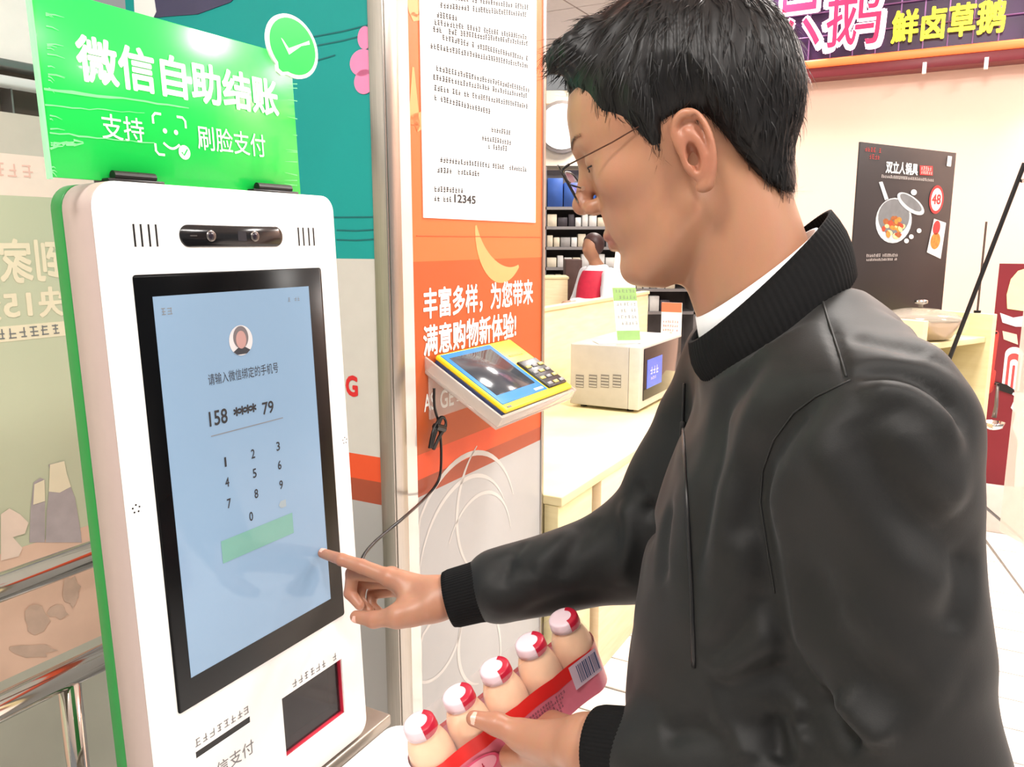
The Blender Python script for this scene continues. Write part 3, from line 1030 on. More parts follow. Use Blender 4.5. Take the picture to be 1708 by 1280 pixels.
# ================================================================== handrail
hp = at(70, 955, 1.32)
hz1, hz2 = hp[2], at(70, 1137, 1.32)[2]
hp = hp * V3(1, 1, 0)
rail = thing('steel_handrail', 'polished steel double handrail beside the film covered window', 'handrail', hp)
tA, tB = -1.5, .5
MB().tube([hp + U * tA + Z * hz1, hp + U * tB + Z * hz1], .0245, 24).build('rail', M_CHROME, rail, smooth=True)
MB().tube([hp + U * tA + Z * hz2, hp + U * tB + Z * hz2], .0245, 24).build('rail', M_CHROME, rail, smooth=True)
RFm = Fr(hp, U)
pa = RFm.px(122, 1200)[0]
for a in (pa, pa - 1.1):
    MB().tube([hp + U * a, hp + U * a + Z * hz2], .019, 18).build('post', M_CHROME, rail, smooth=True)
    MB().tube([hp + U * (a + .42) + Z * hz2, hp + U * (a + .42) + Z * hz1], .008, 10).build('spacer', M_CHROME, rail, smooth=True)
    MB().lathe(hp + U * a, Z, [(.05, 0), (.05, .006), (.022, .012)], 20).build('foot_flange', M_CHROME, rail)

# ================================================================== wooden counter with microwave
CZ = 0.74
c1, c2 = at_z(908, 843, CZ), at_z(1110, 724, CZ)
cn = .5 * (np.dot(c1, N) + np.dot(c2, N))        # front edge
CA0, CA1 = float(np.dot(G, U)) + PWID + .02, 4.55
M_WOOD = wood('pale maple laminate', (236, 212, 168), (244, 224, 184))
M_WOOD2 = wood('cream laminate', (222, 208, 160), (230, 218, 172))
CB = Fr((0, 0, 0), U)
cnt_ = thing('wooden_counter', 'pale wooden counter running behind the pillar with the microwave on it', 'counter', CB.pt(2.6, 0, cn - .4))
boxobj('worktop', M_WOOD2, cnt_, CB, CA0, CA1, CZ - .03, CZ, cn - .78, cn, .003)
ag = float(np.dot(at_z(1000, 795, CZ), U))
boxobj('front_panel', M_WOOD2, cnt_, CB, CA0, ag, 0, CZ - .031, cn - .06, cn - .012, .002)
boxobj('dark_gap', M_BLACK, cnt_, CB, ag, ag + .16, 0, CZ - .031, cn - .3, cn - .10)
boxobj('front_panel', wood('peach laminate', (246, 218, 178), (250, 228, 194)), cnt_, CB, ag + .06, CA1, 0, CZ - .031, cn - .04, cn - .004, .002)
boxobj('side_panel', M_WOOD2, cnt_, CB, CA0, CA0 + .03, 0, CZ - .031, cn - .76, cn - .07)
boxobj('back_panel', M_WOOD, cnt_, CB, CA0, CA1, 0, CZ - .031, cn - .78, cn - .74)
# partition behind
pp = Fr(N * (cn - .80), U)
pz = .5 * (pp.px(918, 519)[1] + pp.px(1147, 479)[1])
part_ = thing('wooden_partition', 'low pale wooden partition behind the microwave', 'partition', pp.pt(3, 0, 0))
boxobj('panel', M_WOOD, part_, pp, CA0, CA1 + .6, 0, pz, -.035, 0, .002)
boxobj('cap_rail', M_WOOD2, part_, pp, CA0, CA1 + .6, pz, pz + .02, -.045, .01, .002)

# microwave
m0 = at_z(1066, 691, CZ)
mn = min(float(np.dot(m0, N)), cn - .12)
ma = float(np.dot(m0, U))
MW = thing('microwave_oven', 'silver grey microwave oven with black glass front on the wooden counter', 'microwave', CB.pt(ma + .25, CZ, mn - .18))
SFm = Fr(CB.pt(ma, 0, mn), N)                     # left side of the oven, faces the camera
mzt = SFm.px(1065, 580)[1]
msw = -SFm.px(951, 620)[0]
MFr = Fr(CB.pt(ma, 0, mn), U)
mwid = min(.62, MFr.px(1136, 620)[0])
print('MICRO', ma, mn, cn, mzt, msw, mwid)
M_SILV = mat('silver painted steel', (184, 182, 178), .4, .25, var=.03)
boxobj('housing', M_SILV, MW, MFr, .0, mwid, CZ + .015, mzt, -msw, -.055, .006, 3)
boxobj('front_frame', mat('light silver door frame', (204, 200, 196), .35, .2), MW, MFr, 0, mwid, CZ + .015, mzt, -.055, -.004, .005, 3)
dz0, dz1 = CZ + .05, mzt - .012
door = boxobj('door_glass', mat('black oven glass', (22, 20, 22), .08, var=0), MW, MFr, .05, mwid - .015, dz0, dz1, -.004, .0, .003)
M_LBLUE = mat('lit blue oven screen', (24, 84, 196), .2, var=0, emit=.5)
bl = (.09, .30, dz0 + .05, dz1 - .055)
boxobj('blue_label', M_LBLUE, door, MFr, *bl, -.001, .0015)
marks('label_lettering', MFr, [(.13, .27, .5 * (bl[2] + bl[3]) + .01, .04), (.14, .22, .5 * (bl[2] + bl[3]) - .025, .015)], .002, M_WPRINT, door, 41)
for x in (967, 989, 1009, 1029):
    a, b = SFm.px(x, 636)
    vent = boxobj('vent', mat('dark vent', (120, 118, 116), .5), MW, SFm, a - .02, a + .02, b - .03, b + .03, -.001, .001)
    for q in range(4):
        boxobj('vent_slat', M_SILV, vent, SFm, a - .018, a + .018, b - .026 + q * .014, b - .020 + q * .014, .001, .002)
for a in (.05, mwid - .05):
    for c in (-.06, -msw + .05):
        MB().lathe(MFr.pt(a, CZ, c), Z, [(.015, 0), (.015, .016)], 12).build('foot', M_BLACK, MW)
# sign stand on the microwave
st0 = at_z(1049, 571, mzt)
TS = Fr(st0, unit(N * .8 + U * .6), Z)
stand = thing('table_tent_sign', 'tall green and white acrylic sign standing on the microwave', 'sign', st0)
bx = lambda x, y: TS.px(x, y)
h1 = TS.px(1045, 472)[1]
w2 = .055
tl = unit(Z - TS.r * .06)
TS2 = Fr(TS.pt(.0, 0, 0), TS.r, unit(Z - TS.r * .12))
boxobj('stand_foot', M_WPRINT, stand, TS, -.16, .07, 0, .008, -.06, .06, .002)
boxobj('sign_card', M_WPRINT, stand, TS2, -w2, w2, .008, h1, -.004, .004, .001)
M_SG = mat('leaf green print', (150, 190, 120), .5, var=.05)
boxobj('green_band', M_SG, stand, TS2, -w2, w2, .01, .055, .004, .005)
boxobj('green_band', M_SG, stand, TS2, -w2, w2, h1 - .08, h1 - .02, .004, .005)
marks('card_lettering', TS2, [(-w2 + .01, w2 - .01, .09 + .03 * q, .016) for q in range(6)], .005, M_GREY_INK, stand, 43)
MB().prism(TS2, [(-w2, h1), (w2, h1), (w2 * .5, h1 + .14), (-w2 * .4, h1 + .15)], -.003, .003).build('card_flag', M_WPRINT, stand)
# small orange price card near the man's neck
og = at(1120, 530, 4.25) * V3(1, 1, 0) + Z * CZ
OF = Fr(og * V3(1, 1, 0), N)
oh = OF.px(1120, 505)[1] - CZ
ob = OF.px(1120, 557)[1]
pc = thing('price_card', 'small orange and white card standing behind the microwave', 'card', og + Z * 0)
pw = .055
boxobj('card_post', M_CLEAR, pc, OF, -.006, .006, CZ, ob + .01, -.003, .003)
boxobj('card_foot', M_CLEAR, pc, OF, -.04, .04, CZ, CZ + .006, -.03, .03)
boxobj('card', M_WPRINT, pc, OF, -pw, pw, ob, CZ + oh, -.003, .002)
boxobj('orange_band', mat('orange card print', (240, 120, 84), .5, var=.02), pc, OF, -pw, pw, CZ + oh - .05, CZ + oh, .002, .003)
marks('card_lettering', OF, [(-pw + .01, pw - .01, ob + .02 + .022 * q, .012) for q in range(3)], .0028, M_RED, pc, 44)

# ================================================================== far goods shelves, attendant
GY = 8.6
GF = Fr((0, GY, 0), (1, 0, 0))
g = GF.px
M_SHELF = mat('grey steel shelf', (150, 146, 146), .45, .4, var=.04)
M_BACKP = mat('dark shelf back panel', (104, 98, 98), .7, var=.15, scale=6)
gx0, gx1 = g(908, 400)[0], g(1165, 400)[0]
gd = thing('goods_shelf', 'tall grey shelf rack packed with goods at the back of the shop', 'shelf', GF.pt((gx0 + gx1) / 2, 0, -.2))
boxobj('back_board', M_BACKP, gd, GF, gx0, gx1, 0, g(950, 278)[1], -.45, -.42)
for x in (gx0, gx1):
    boxobj('upright', M_SHELF, gd, GF, x - .02, x + .02, 0, g(950, 278)[1], -.45, .0)
rows_y = [345, 378, 412, 446, 482, 520]
for y in rows_y:
    z = g(950, y)[1]
    boxobj('shelf_board', M_SHELF, gd, GF, gx0, gx1, z - .03, z, -.42, .0)
cols = [('white', (236, 234, 230)), ('blue', (54, 92, 170)), ('grey', (168, 164, 162)), ('cream', (236, 224, 200)), ('red', (190, 60, 54)), ('dark', (70, 64, 70)), ('pale blue', (160, 180, 206))]
GM = [mat('carton ' + n, c, .5, var=.08, scale=12) for n, c in cols]
rr = random.Random(11)
ORD = 'first second third fourth fifth sixth seventh eighth ninth tenth eleventh twelfth thirteenth fourteenth fifteenth sixteenth seventeenth eighteenth nineteenth twentieth'.split()
ordn = ['top', 'second', 'third', 'fourth', 'fifth', 'lowest']
cmesh = {}


def carton(name, m, w, h, d, p, label, group):
    key = (name, m.name, round(w, 3), round(h, 3))
    if key not in cmesh:
        o = boxobj(name, m, None, Fr((0, 0, 0), (1, 0, 0)), -w / 2, w / 2, 0, h, -d / 2, d / 2, .004, 1)
        cmesh[key] = o.data
        WL[o] = V3(0, 0, 0)
    else:
        o = bpy.data.objects.new(name, cmesh[key])
        C.objects.link(o)
    o.location = tuple(p)
    tag(o, label, 'goods', group)
    return o


for ri, y in enumerate(rows_y):
    z = g(950, y)[1]
    htop = g(950, rows_y[ri - 1] if ri else 283)[1] - z - .07
    x = gx0 + .03
    ki = -1
    while x < g(1120, 400)[0]:
        ki += 1
        if ri == 0:
            ci, w, h = rr.choice((1, 1, 6)), .16, htop * rr.choice((.8, .95))
        else:
            ci, w, h = rr.choice((0, 0, 2, 3, 5, 0, 2)), rr.choice((.06, .08, .10)), htop * rr.choice((.7, .85, .95))
        carton('goods_carton', GM[ci], w, h, .2, (x + w / 2, GY + .12, z + .0005),
               '%s carton, %s from the left on the %s board of the far goods shelf' % (cols[ci][0], ORD[ki], ordn[ri]), 'cartons on the far goods shelf')
        x += w + .012
# wooden cabinet in front of the shelf
WFq = Fr((0, 7.2, 0), (1, 0, 0))
wx0, wx1 = WFq.px(890, 480)[0], WFq.px(947, 480)[0]
wz1 = WFq.px(930, 462)[1]
wc = thing('storage_cabinet', 'small pale wooden cabinet beside the shop attendant', 'cabinet', WFq.pt((wx0 + wx1) / 2, 0, -.2))
boxobj('cabinet_body', M_WOOD, wc, WFq, wx0, wx1, 0, wz1 - .02, -.4, 0, .004)
boxobj('cabinet_top', M_WOOD2, wc, WFq, wx0 - .01, wx1 + .01, wz1 - .02, wz1, -.41, .01, .003)
wx2 = WFq.px(980, 480)[0]
db = thing('dark_cabinet', 'dark brown cabinet behind the shop attendant', 'cabinet', WFq.pt((wx1 + wx2) / 2, 0, -.7))
boxobj('cabinet_body', mat('dark brown laminate', (84, 56, 50), .5, var=.1), db, WFq, wx1 + .02, wx2, 0, WFq.px(960, 436)[1], -1.0, -.6, .004)
# white round wall ornament and upper wall cabinet
UF = Fr((0, 8.9, 0), (1, 0, 0))
a, b = UF.px(937, 212)
ring = thing('round_sign', 'white round sign with a grey rim above the far shelf', 'sign', UF.pt(a, b - .25, 0))
MB().lathe(UF.pt(a, b, 0), UF.n, [(.27, -.018), (.27, .02), (.24, .03)], 28).build('rim', mat('grey rim', (150, 140, 134), .5), ring)
MB().lathe(UF.pt(a, b, .025), UF.n, [(.235, 0), (.235, .01)], 28).build('face', M_WPRINT, ring)
ux0, ux1 = UF.px(905, 200)[0], UF.px(1150, 200)[0]
sb_ = thing('bulkhead', 'cream bulkhead above the far goods shelf', 'bulkhead', UF.pt((ux0 + ux1) / 2, UF.px(950, 282)[1], -.2))
boxobj('bulkhead_box', mat('cream bulkhead paint', (238, 224, 200), .7, var=.03), sb_, UF, ux0, ux1, UF.px(950, 276)[1], UF.px(950, 150)[1], -.5, -.04)
boxobj('bulkhead_trim', mat('tan trim', (180, 150, 120), .6), sb_, UF, ux0, ux1, UF.px(950, 176)[1], UF.px(950, 172)[1], -.05, -.02)

# ================================================================== cooked goose stall on the right
# neon sign
nb_ = lambda x, y: RF.px(x, y, .16)
nbot = .5 * (nb_(1345, 96)[1] + nb_(1700, 70)[1])
na_l, na_r = nb_(1236, 60)[0], nb_(1790, 60)[0]
neon = thing('neon_stall_sign', 'dark purple neon stall sign with pink and yellow lettering and orange strip', 'sign', RF.pt((na_l + na_r) / 2, nbot - .1, .08))
M_PUR = mat('dark purple sign board', (52, 20, 62), .35, var=.25, scale=3)
boxobj('sign_box', M_PUR, neon, RF, na_l, na_r, nbot, CEIL_Z - .02, 0.0, .15)
M_GRID = mat('violet grid wire', (128, 84, 130), .4, .3, var=.03)
NF = Fr(RF.pt(0, 0, .16), RF.r)
mb = MB()
q = na_l + .04
while q < na_r:
    mb.tube([NF.pt(q, nbot, .0), NF.pt(q, CEIL_Z - .05, .0)], .004, 5)
    q += .125
z = nbot + .13
while z < CEIL_Z - .05:
    mb.tube([NF.pt(na_l, z, .004), NF.pt(na_r, z, .004)], .004, 5)
    z += .135
mb.build('wire_grid', M_GRID, neon)['kind'] = 'stuff'
M_STRIP = mat('lit orange strip', (236, 110, 60), .4, var=0, emit=.75, ecol=(255, 120, 62))
zst = .5 * (nb_(1345, 120)[1] + nb_(1700, 92)[1])
boxobj('orange_light_strip', M_STRIP, neon, RF, na_l, na_r, zst + .03, nbot - .0, .02, .165, .01)
boxobj('lower_trim', mat('maroon trim', (112, 36, 44), .4, var=.05), neon, RF, na_l, na_r, zst - .03, zst + .03, .0, .15, .004)
nt_ = lambda *a: krect(*a, fr=NF, c=.02)
M_NPW = mat('lit pale pink neon', (255, 214, 226), .4, var=0, emit=1.6)
M_NP = mat('lit pink neon', (226, 30, 78), .4, var=0, emit=.55)
M_NY = mat('lit yellow neon', (246, 240, 40), .4, var=0, emit=1.3)
for ch, r_ in (('只', nt_(1292, -56, 86, 1375, -60, 80)), ('鹅', nt_(1375, -40, 84, 1476, -44, 76))):
    text('neon_outline', ch, NF, r_, .018, M_NPW, neon, .030)
    text('neon_character', ch, NF, (r_[0] + .018, r_[1] + .016, r_[2] - .018, r_[3] - .016), .026, M_NP, neon, .004)
text('neon_script', '鮮卤草鹅', NF, nt_(1489, 14, 66, 1676, 4, 58), .02, M_NY, neon, .022, shear=.1)
for x, y in ((1645, 106), (1542, 114)):
    a, b = nb_(x, y)
    boxobj('spot_bracket', M_WHITE, neon, RF, a - .01, a + .01, b - .03, b + .03, .15, .18)

# display shelf with pot poster
SY = 3.55
s0 = at(1570, 505, SY)
DS = Fr(V3(s0[0], s0[1], 0), unit(V3(math.sin(math.radians(56)), math.cos(math.radians(56)), 0)))
dzt = DS.px(1600, 508)[1]
ds = thing('display_shelf', 'pale wooden end display shelf holding the glass lidded pan', 'shelf', DS.pt(-.1, 0, .15))
dx0, dx1 = DS.px(1400, 520)[0], DS.px(1656, 600, .34)[0]
boxobj('back_panel', M_WOOD, ds, DS, dx0, dx1, 0, dzt, -.03, 0, .003)
boxobj('side_panel', M_WOOD2, ds, DS, dx1 - .03, dx1, 0, dzt, 0, .34, .003)
boxobj('side_panel', M_WOOD2, ds, DS, dx0, dx0 + .03, 0, dzt, 0, .34, .003)
shz = []
for z in (dzt - .09, dzt - .42, dzt - .78, .06):
    boxobj('shelf_board', M_WOOD2, ds, DS, dx0 + .03, dx1 - .03, z - .022, z, 0, .32, .002)
M_POST = mat('charcoal poster', (48, 42, 42), .5, var=.06, scale=4)
PF = Fr(DS.pt(0, 0, -.034 + .04), DS.r)
p_ = PF.px
pa0 = .5 * (p_(1433, 237)[0] + p_(1420, 440)[0])
pa1 = .5 * (p_(1594, 255)[0] + p_(1572, 485)[0])
pb1 = .5 * (p_(1433, 237)[1] + p_(1594, 255)[1])
pb0 = dzt - .088
post = thing('pot_poster', 'charcoal advertising poster picturing a pot of food behind the pan', 'poster', PF.pt((pa0 + pa1) / 2, pb0, 0))
boxobj('poster_board', M_POST, post, PF, pa0, pa1, pb0, pb1, -.004, .004, .001)
pk = lambda x, y: PF.px(x, y, .006)


def ppoly(name, pts, m, c=.006):
    return MB().flat(PF, [pk(*q) for q in pts], c).build(name, m, post)


def pell(name, cx, cy, rx, ry, m, c=.006, rot=0, n=26):
    r = math.radians(rot)
    return ppoly(name, [(cx + rx * math.cos(t) * math.cos(r) - ry * math.sin(t) * math.sin(r), cy + rx * math.cos(t) * math.sin(r) + ry * math.sin(t) * math.cos(r)) for t in np.linspace(0, 2 * math.pi, n, endpoint=False)], m, c)


M_PAN1 = mat('poster steel grey', (190, 194, 196), .5, var=.15, scale=30)
M_PAN2 = mat('poster dark grey', (110, 112, 114), .5, var=.1, scale=30)
M_FOOD = mat('poster food', (206, 120, 50), .5, var=.35, scale=60)
M_PRED = mat('poster red', (178, 52, 52), .5, var=.05)
M_CARD = mat('poster card', (232, 222, 216), .5, var=.05)
pell('pot_print', 1491, 368, 30, 38, M_PAN1, .0052, 8)
pell('pot_print', 1491, 362, 26, 30, M_PAN2, .0056, 8)
_r = random.Random(5)
M_F2 = [mat('poster food ' + n_, c_, .5, var=.2, scale=80) for n_, c_ in (('brown', (150, 84, 40)), ('orange', (216, 128, 52)), ('cream', (226, 196, 140)), ('red', (170, 64, 40)))]
for q in range(26):
    a_, d_ = _r.uniform(0, 6.28), _r.uniform(0, 1) ** .5
    pell('food_print', 1489 + 18 * d_ * math.cos(a_), 380 + 17 * d_ * math.sin(a_), _r.uniform(3, 6), _r.uniform(3, 5), M_F2[q % 4], .0057 + .00004 * q, _r.uniform(0, 90), 10)
ppoly('pot_print', [(1466, 304), (1472, 303), (1482, 332), (1476, 334)], M_PAN1)
pell('lid_print', 1519, 340, 27, 12, M_PAN1, .0064, 38)
pell('lid_print', 1519, 338, 22, 8, M_PAN2, .0068, 38)
pell('lid_print', 1524, 321, 5, 5, M_PAN1, .0068, 0)
pell('seal_print', 1562, 333, 12, 24, M_PRED, .006, 6)
pell('seal_print', 1562, 333, 9, 19, M_CARD, .0064, 6)
text('seal_lettering', '48', PF, krect(1555, 324, 340, 1569, 325, 341, PF, .007), .007, M_PRED, post, .02)
ppoly('card_print', [(1558, 365), (1578, 372), (1569, 432), (1546, 421)], M_CARD, .006)
pell('card_print', 1562, 380, 6, 12, M_PRED, .0066, 10)
pell('card_print', 1560, 402, 8, 14, M_FOOD, .0066, 10)
text('poster_title', '双立人锅具', PF, krect(1478, 270, 290, 1531, 272, 291, PF, .006), .006, M_WPRINT, post, .02)
ppoly('title_block', [(1534, 276), (1556, 277), (1556, 293), (1534, 292)], M_PRED)
marks('poster_caption', PF, [(pk(1536, 281)[0], pk(1555, 282)[0], pk(1545, 281)[1], .016), (pk(1536, 288)[0], pk(1555, 288)[0], pk(1545, 288)[1], .014),
                             (pk(1470, 296)[0], pk(1558, 302)[0], pk(1510, 297)[1], .012), (pk(1445, 426)[0], pk(1498, 428)[0], pk(1470, 426)[1], .012), (pk(1445, 432)[0], pk(1496, 434)[0], pk(1470, 433)[1], .010)], .0068, M_CARD, post, 51)
marks('poster_caption', PF, [(pk(1443, 248)[0], pk(1470, 250)[0], pk(1456, 250)[1], .018), (pk(1450, 260)[0], pk(1468, 262)[0], pk(1460, 262)[1], .018)], .006, M_PRED, post, 52)
ppoly('corner_label', [(1581, 260), (1588, 261), (1586, 278), (1579, 277)], M_CARD)
for x, y in ((1520, 395), (1533, 385), (1512, 402)):
    pell('garnish_print', x, y, 4, 4, M_CARD, .006, 0, 10)

# glass lidded pan in a plastic bag on the shelf
pc_ = DS.pt(DS.px(1536, 508, .20)[0], dzt - .088, .20)
pan = thing('frying_pan', 'steel frying pan with a glass lid on the wooden display shelf', 'pan', pc_)
M_PANS = mat('pan steel', (168, 148, 122), .2, .85, var=.05)
MB().lathe(pc_, Z, [(.10, 0), (.115, .008), (.15, .07), (.153, .075), (.145, .074), (.11, .012), (.10, .010)], 36).build('pan_body', M_PANS, pan, smooth=True)
MB().lathe(pc_ + Z * .075, Z, [(.152, 0), (.152, .006), (.12, .024), (.06, .038), (.015, .042)], 36).build('glass_lid', mat('smoky lid glass', (176, 166, 152), .06, var=.03, alpha=.6), pan, smooth=True)
MB().lathe(pc_ + Z * .117, Z, [(.008, 0), (.008, .012), (.024, .018), (.024, .028), (.012, .032)], 20).build('lid_knob', M_CHROME, pan, smooth=True)
hd = -DS.r
MB().tube([pc_ + hd * .145 + Z * .06, pc_ + hd * .2 + Z * .075, pc_ + hd * .32 + Z * .085], [.010, .010, .012], 10).build('handle', M_BLACK, pan, smooth=True)
bag_v = []
mbp = MB()
rr = random.Random(3)
cr = DS.r
cf = DS.n
prof = [(.06, .004), (.125, .006), (.16, .03), (.168, .06), (.158, .085)]
n_ = 26
P, F = [], []
jit = [rr.uniform(.93, 1.07) for _ in range(n_)]
for i, (r0, z0) in enumerate(prof):
    for q in range(n_):
        t = 2 * math.pi * q / n_
        P.append(pc_ + (cr * math.cos(t) + cf * math.sin(t)) * r0 * (1 + (jit[q] - 1) * (i > 0)) + Z * (z0 + (rr.uniform(-.006, .006) if i > 1 else 0)))
for i in range(len(prof) - 1):
    for q in range(n_):
        F.append([i * n_ + q, i * n_ + (q + 1) % n_, (i + 1) * n_ + (q + 1) % n_, (i + 1) * n_ + q])
obj('plastic_wrap', P, F, mat('clear crinkled plastic', (236, 226, 212), .1, var=.05, alpha=.14), pan)
# small boxes on the lower board
for q in range(2):
    carton('goods_carton', GM[(0, 2)[q]], .08, .14, .1, DS.pt(dx1 - .12 - .11 * q, dzt - .42 + .0005, .2), ('white', 'grey')[q] + ' carton on the middle board of the wooden display shelf', 'cartons on the display shelf')
# thin upright rod on the shelf
rb_ = DS.pt(dx1 - .015, dzt, .27)
rod = thing('thin_rod', 'thin dark upright rod on the wooden display shelf', 'rod', rb_)
rtop = Fr(rb_ * V3(1, 1, 0), (1, 0, 0)).px(1656, 370)[1]
MB().tube([rb_, V3(rb_[0], rb_[1], rtop)], .004, 8).build('rod', mat('dark rod', (96, 82, 74), .4, .4), rod)
MB().lathe(rb_, Z, [(.013, 0), (.013, .01)], 10).build('socket', M_BLACK, rod)

# red spatula hanging on the side of the shelf
SPF = Fr(DS.pt(dx1, 0, 0), DS.n * -1.0 if np.dot(DS.r, V3(0, -1, 0)) > 0 else DS.n)
hk = at(1660, 552, SY - .12)
spt = thing('red_spatula', 'red silicone spatula hanging on the shelf end', 'spatula', hk - Z * .28)
M_SIL = mat('red silicone', (188, 66, 58), .45, var=.04)
HF = Fr(hk, (1, 0, 0), unit(Z + V3(.03, 0, 0)))
MB().prism(HF, rrect(-.016, -.19, .016, 0, .015, 5), -.006, .006).build('handle', M_SIL, spt, .003)
MB().prism(HF, rrect(-.032, -.275, .026, -.17, (.01, .01, .026, .026), 5), -.004, .004).build('blade', M_SIL, spt, .002)
MB().tube([HF.pt(0, -.008, -.03), HF.pt(0, -.008, .012)], .004, 8).build('hook', M_BLACK, spt)
# ladle with a clear bowl below
hk2 = at(1664, 640, SY - .14)
ldl = thing('steel_ladle', 'steel ladle with a shiny bowl hanging on the shelf end', 'ladle', hk2 - Z * .2)
MB().tube([hk2, hk2 - Z * .10 + V3(.004, 0, 0), hk2 - Z * .15], [.006, .008, .010], 10).build('handle', mat('grey handle', (110, 104, 100), .35, .5), ldl, smooth=True)
MB().lathe(hk2 - Z * .205, Z, [(.012, 0), (.036, .012), (.045, .035), (.042, .035), (.03, .014)], 24).build('bowl', M_CHROME, ldl, smooth=True)
MB().tube([hk2 + V3(0, .02, -.004), hk2 + V3(0, -.01, -.004)], .005, 8).build('hook', M_BLACK, ldl)

# promotional banner behind the shelf end: maroon ground with pale figures
XY = 4.05
x0 = at(1680, 560, XY)
XF = Fr(V3(x0[0], x0[1], 0), unit(V3(.86, -.5, 0)))
xq = XF.px
ban = thing('promotion_banner', 'maroon promotional banner with white and pale yellow figures at the right edge', 'banner', XF.pt(.2, 0, 0))
M_MAR = mat('maroon banner print', (118, 26, 38), .5, var=.06, scale=4)
x_l = xq(1640, 700)[0]
zb0, zb1 = xq(1690, 812)[1], xq(1690, 440)[1]
XW = .70
boxobj('banner_sheet', M_MAR, ban, XF, x_l, x_l + XW, zb0, zb1, -.004, .002)
boxobj('base_bar', mat('pale banner foot', (206, 196, 190), .5, var=.03), ban, XF, x_l - .02, x_l + XW, 0, zb0, -.05, .03, .004)
MB().prism(XF, [xq(*q) for q in ((1680, 515), (1679, 492), (1686, 466), (1698, 452), (1720, 445), (1750, 470), (1750, 525))], .002, .006).build('pale_yellow_figure', mat('pale yellow print', (250, 244, 170), .5, var=.05), ban)
MB().prism(XF, [xq(*q) for q in ((1668, 522), (1690, 530), (1750, 520), (1750, 545), (1694, 545), (1672, 538))], .003, .007).build('white_figure', mat('lilac white print', (232, 222, 236), .5, var=.03), ban)
MB().prism(XF, [xq(*q) for q in ((1672, 552), (1696, 558), (1698, 575), (1674, 566))], .003, .007).build('white_figure', mat('peach print', (240, 200, 180), .5, var=.03), ban)
M_BR = mat('brick red print', (196, 72, 72), .5, var=.03)
for f, m, c in ((1.0, M_WPRINT, .0042), (.74, M_BR, .0052), (.48, M_WPRINT, .0062), (.24, M_BR, .0072)):
    a0_, b0_ = xq(1689 - 19 * f, 650)
    a1_, b1_ = xq(1689 + 19 * f, 650 - 70 * (.45 + .55 * f))
    MB().prism(XF, rrect(a0_, b0_, a1_, b1_, ((a1_ - a0_) * .48, (a1_ - a0_) * .48, .004, .004)), .002, c).build('arch_print', m, ban)
MB().prism(XF, [xq(*q) for q in ((1660, 636), (1680, 642), (1692, 650), (1688, 658), (1664, 650))], .007, .009).build('black_band', M_BLACK, ban)
MB().prism(XF, [xq(*q) for q in ((1684, 655), (1694, 662), (1686, 680), (1694, 690), (1688, 712), (1698, 735), (1694, 770), (1692, 812), (1760, 812), (1760, 655))], .002, .008).build('white_figure', M_WPRINT, ban)

# cross stand seen edge on: long black rod, crossed legs and a pale sheet
XY = 2.72
r0, r1 = at(1709, 272, XY), at(1560, 660, XY + .12)
hub = r1 + (r1 - r0) * .25
stn = thing('banner_stand', 'black cross banner stand with a pale sheet cut by the right edge', 'banner stand', (hub[0], hub[1], 0))
MB().tube([r0, hub], .0075, 10).build('cross_rod', M_BLACK, stn)
fo = at_z(1712, 905, .012)
MB().tube([hub, fo], .0065, 10).build('cross_rod', M_BLACK, stn)
fo2 = at_z(1716, 1000, .012)
MB().tube([hub + V3(0, -.02, 0), fo2], .005, 10).build('cross_rod', mat('grey rod', (140, 134, 128), .3, .6), stn)
MB().lathe(hub - Z * .03, Z, [(.03, 0), (.03, .06)], 14).build('hub', M_BLACK, stn)
MB().tube([hub, V3(hub[0] - .25, hub[1] + .04, .012)], .0065, 10).build('cross_rod', M_BLACK, stn)
MB().tube([at(1703, 302, XY), at(1712, 300, XY)], .006, 8).build('sheet_hook', M_CHROME, stn)
s0_, s1_ = at(1699, 600, XY), at(1790, 600, XY - .25)
SHF = Fr(V3(s0_[0], s0_[1], 0), unit((s1_ - s0_) * V3(1, 1, 0)))
boxobj('pale_sheet', mat('pale pink sheet', (250, 228, 220), .5, var=.03, alpha=.6), stn, SHF, 0, .5, SHF.px(1702, 905)[1], SHF.px(1702, 300)[1], -.002, .002)

# ================================================================== implicit surfaces for bodies, hands and cloth
def smin(a, b, k):
    h = np.clip(0.5 + 0.5 * (b - a) / k, 0, 1)
    return b + (a - b) * h - k * h * (1 - h)


def smax(a, b, k):
    return -smin(-a, -b, k)


def cap(p, a, b, ra, rb):
    a = np.asarray(a, float)
    d = np.asarray(b, float) - a
    q = p - a
    t = np.clip((q @ d) / max(d @ d, 1e-12), 0, 1)
    return np.linalg.norm(q - t[:, None] * d, axis=1) - (ra + (rb - ra) * t)


def chain(p, pts, rs, k=0.004):
    r = None
    for i in range(len(pts) - 1):
        c = cap(p, pts[i], pts[i + 1], rs[i], rs[i + 1])
        r = c if r is None else smin(r, c, k)
    return r


def elp(p, c, r, R=None):
    q = p - np.asarray(c, float)
    if R is not None:
        q = q @ R
    r = np.asarray(r, float)
    k0 = np.linalg.norm(q / r, axis=1)
    k1 = np.linalg.norm(q / (r * r), axis=1)
    return k0 * (k0 - 1) / np.maximum(k1, 1e-9)


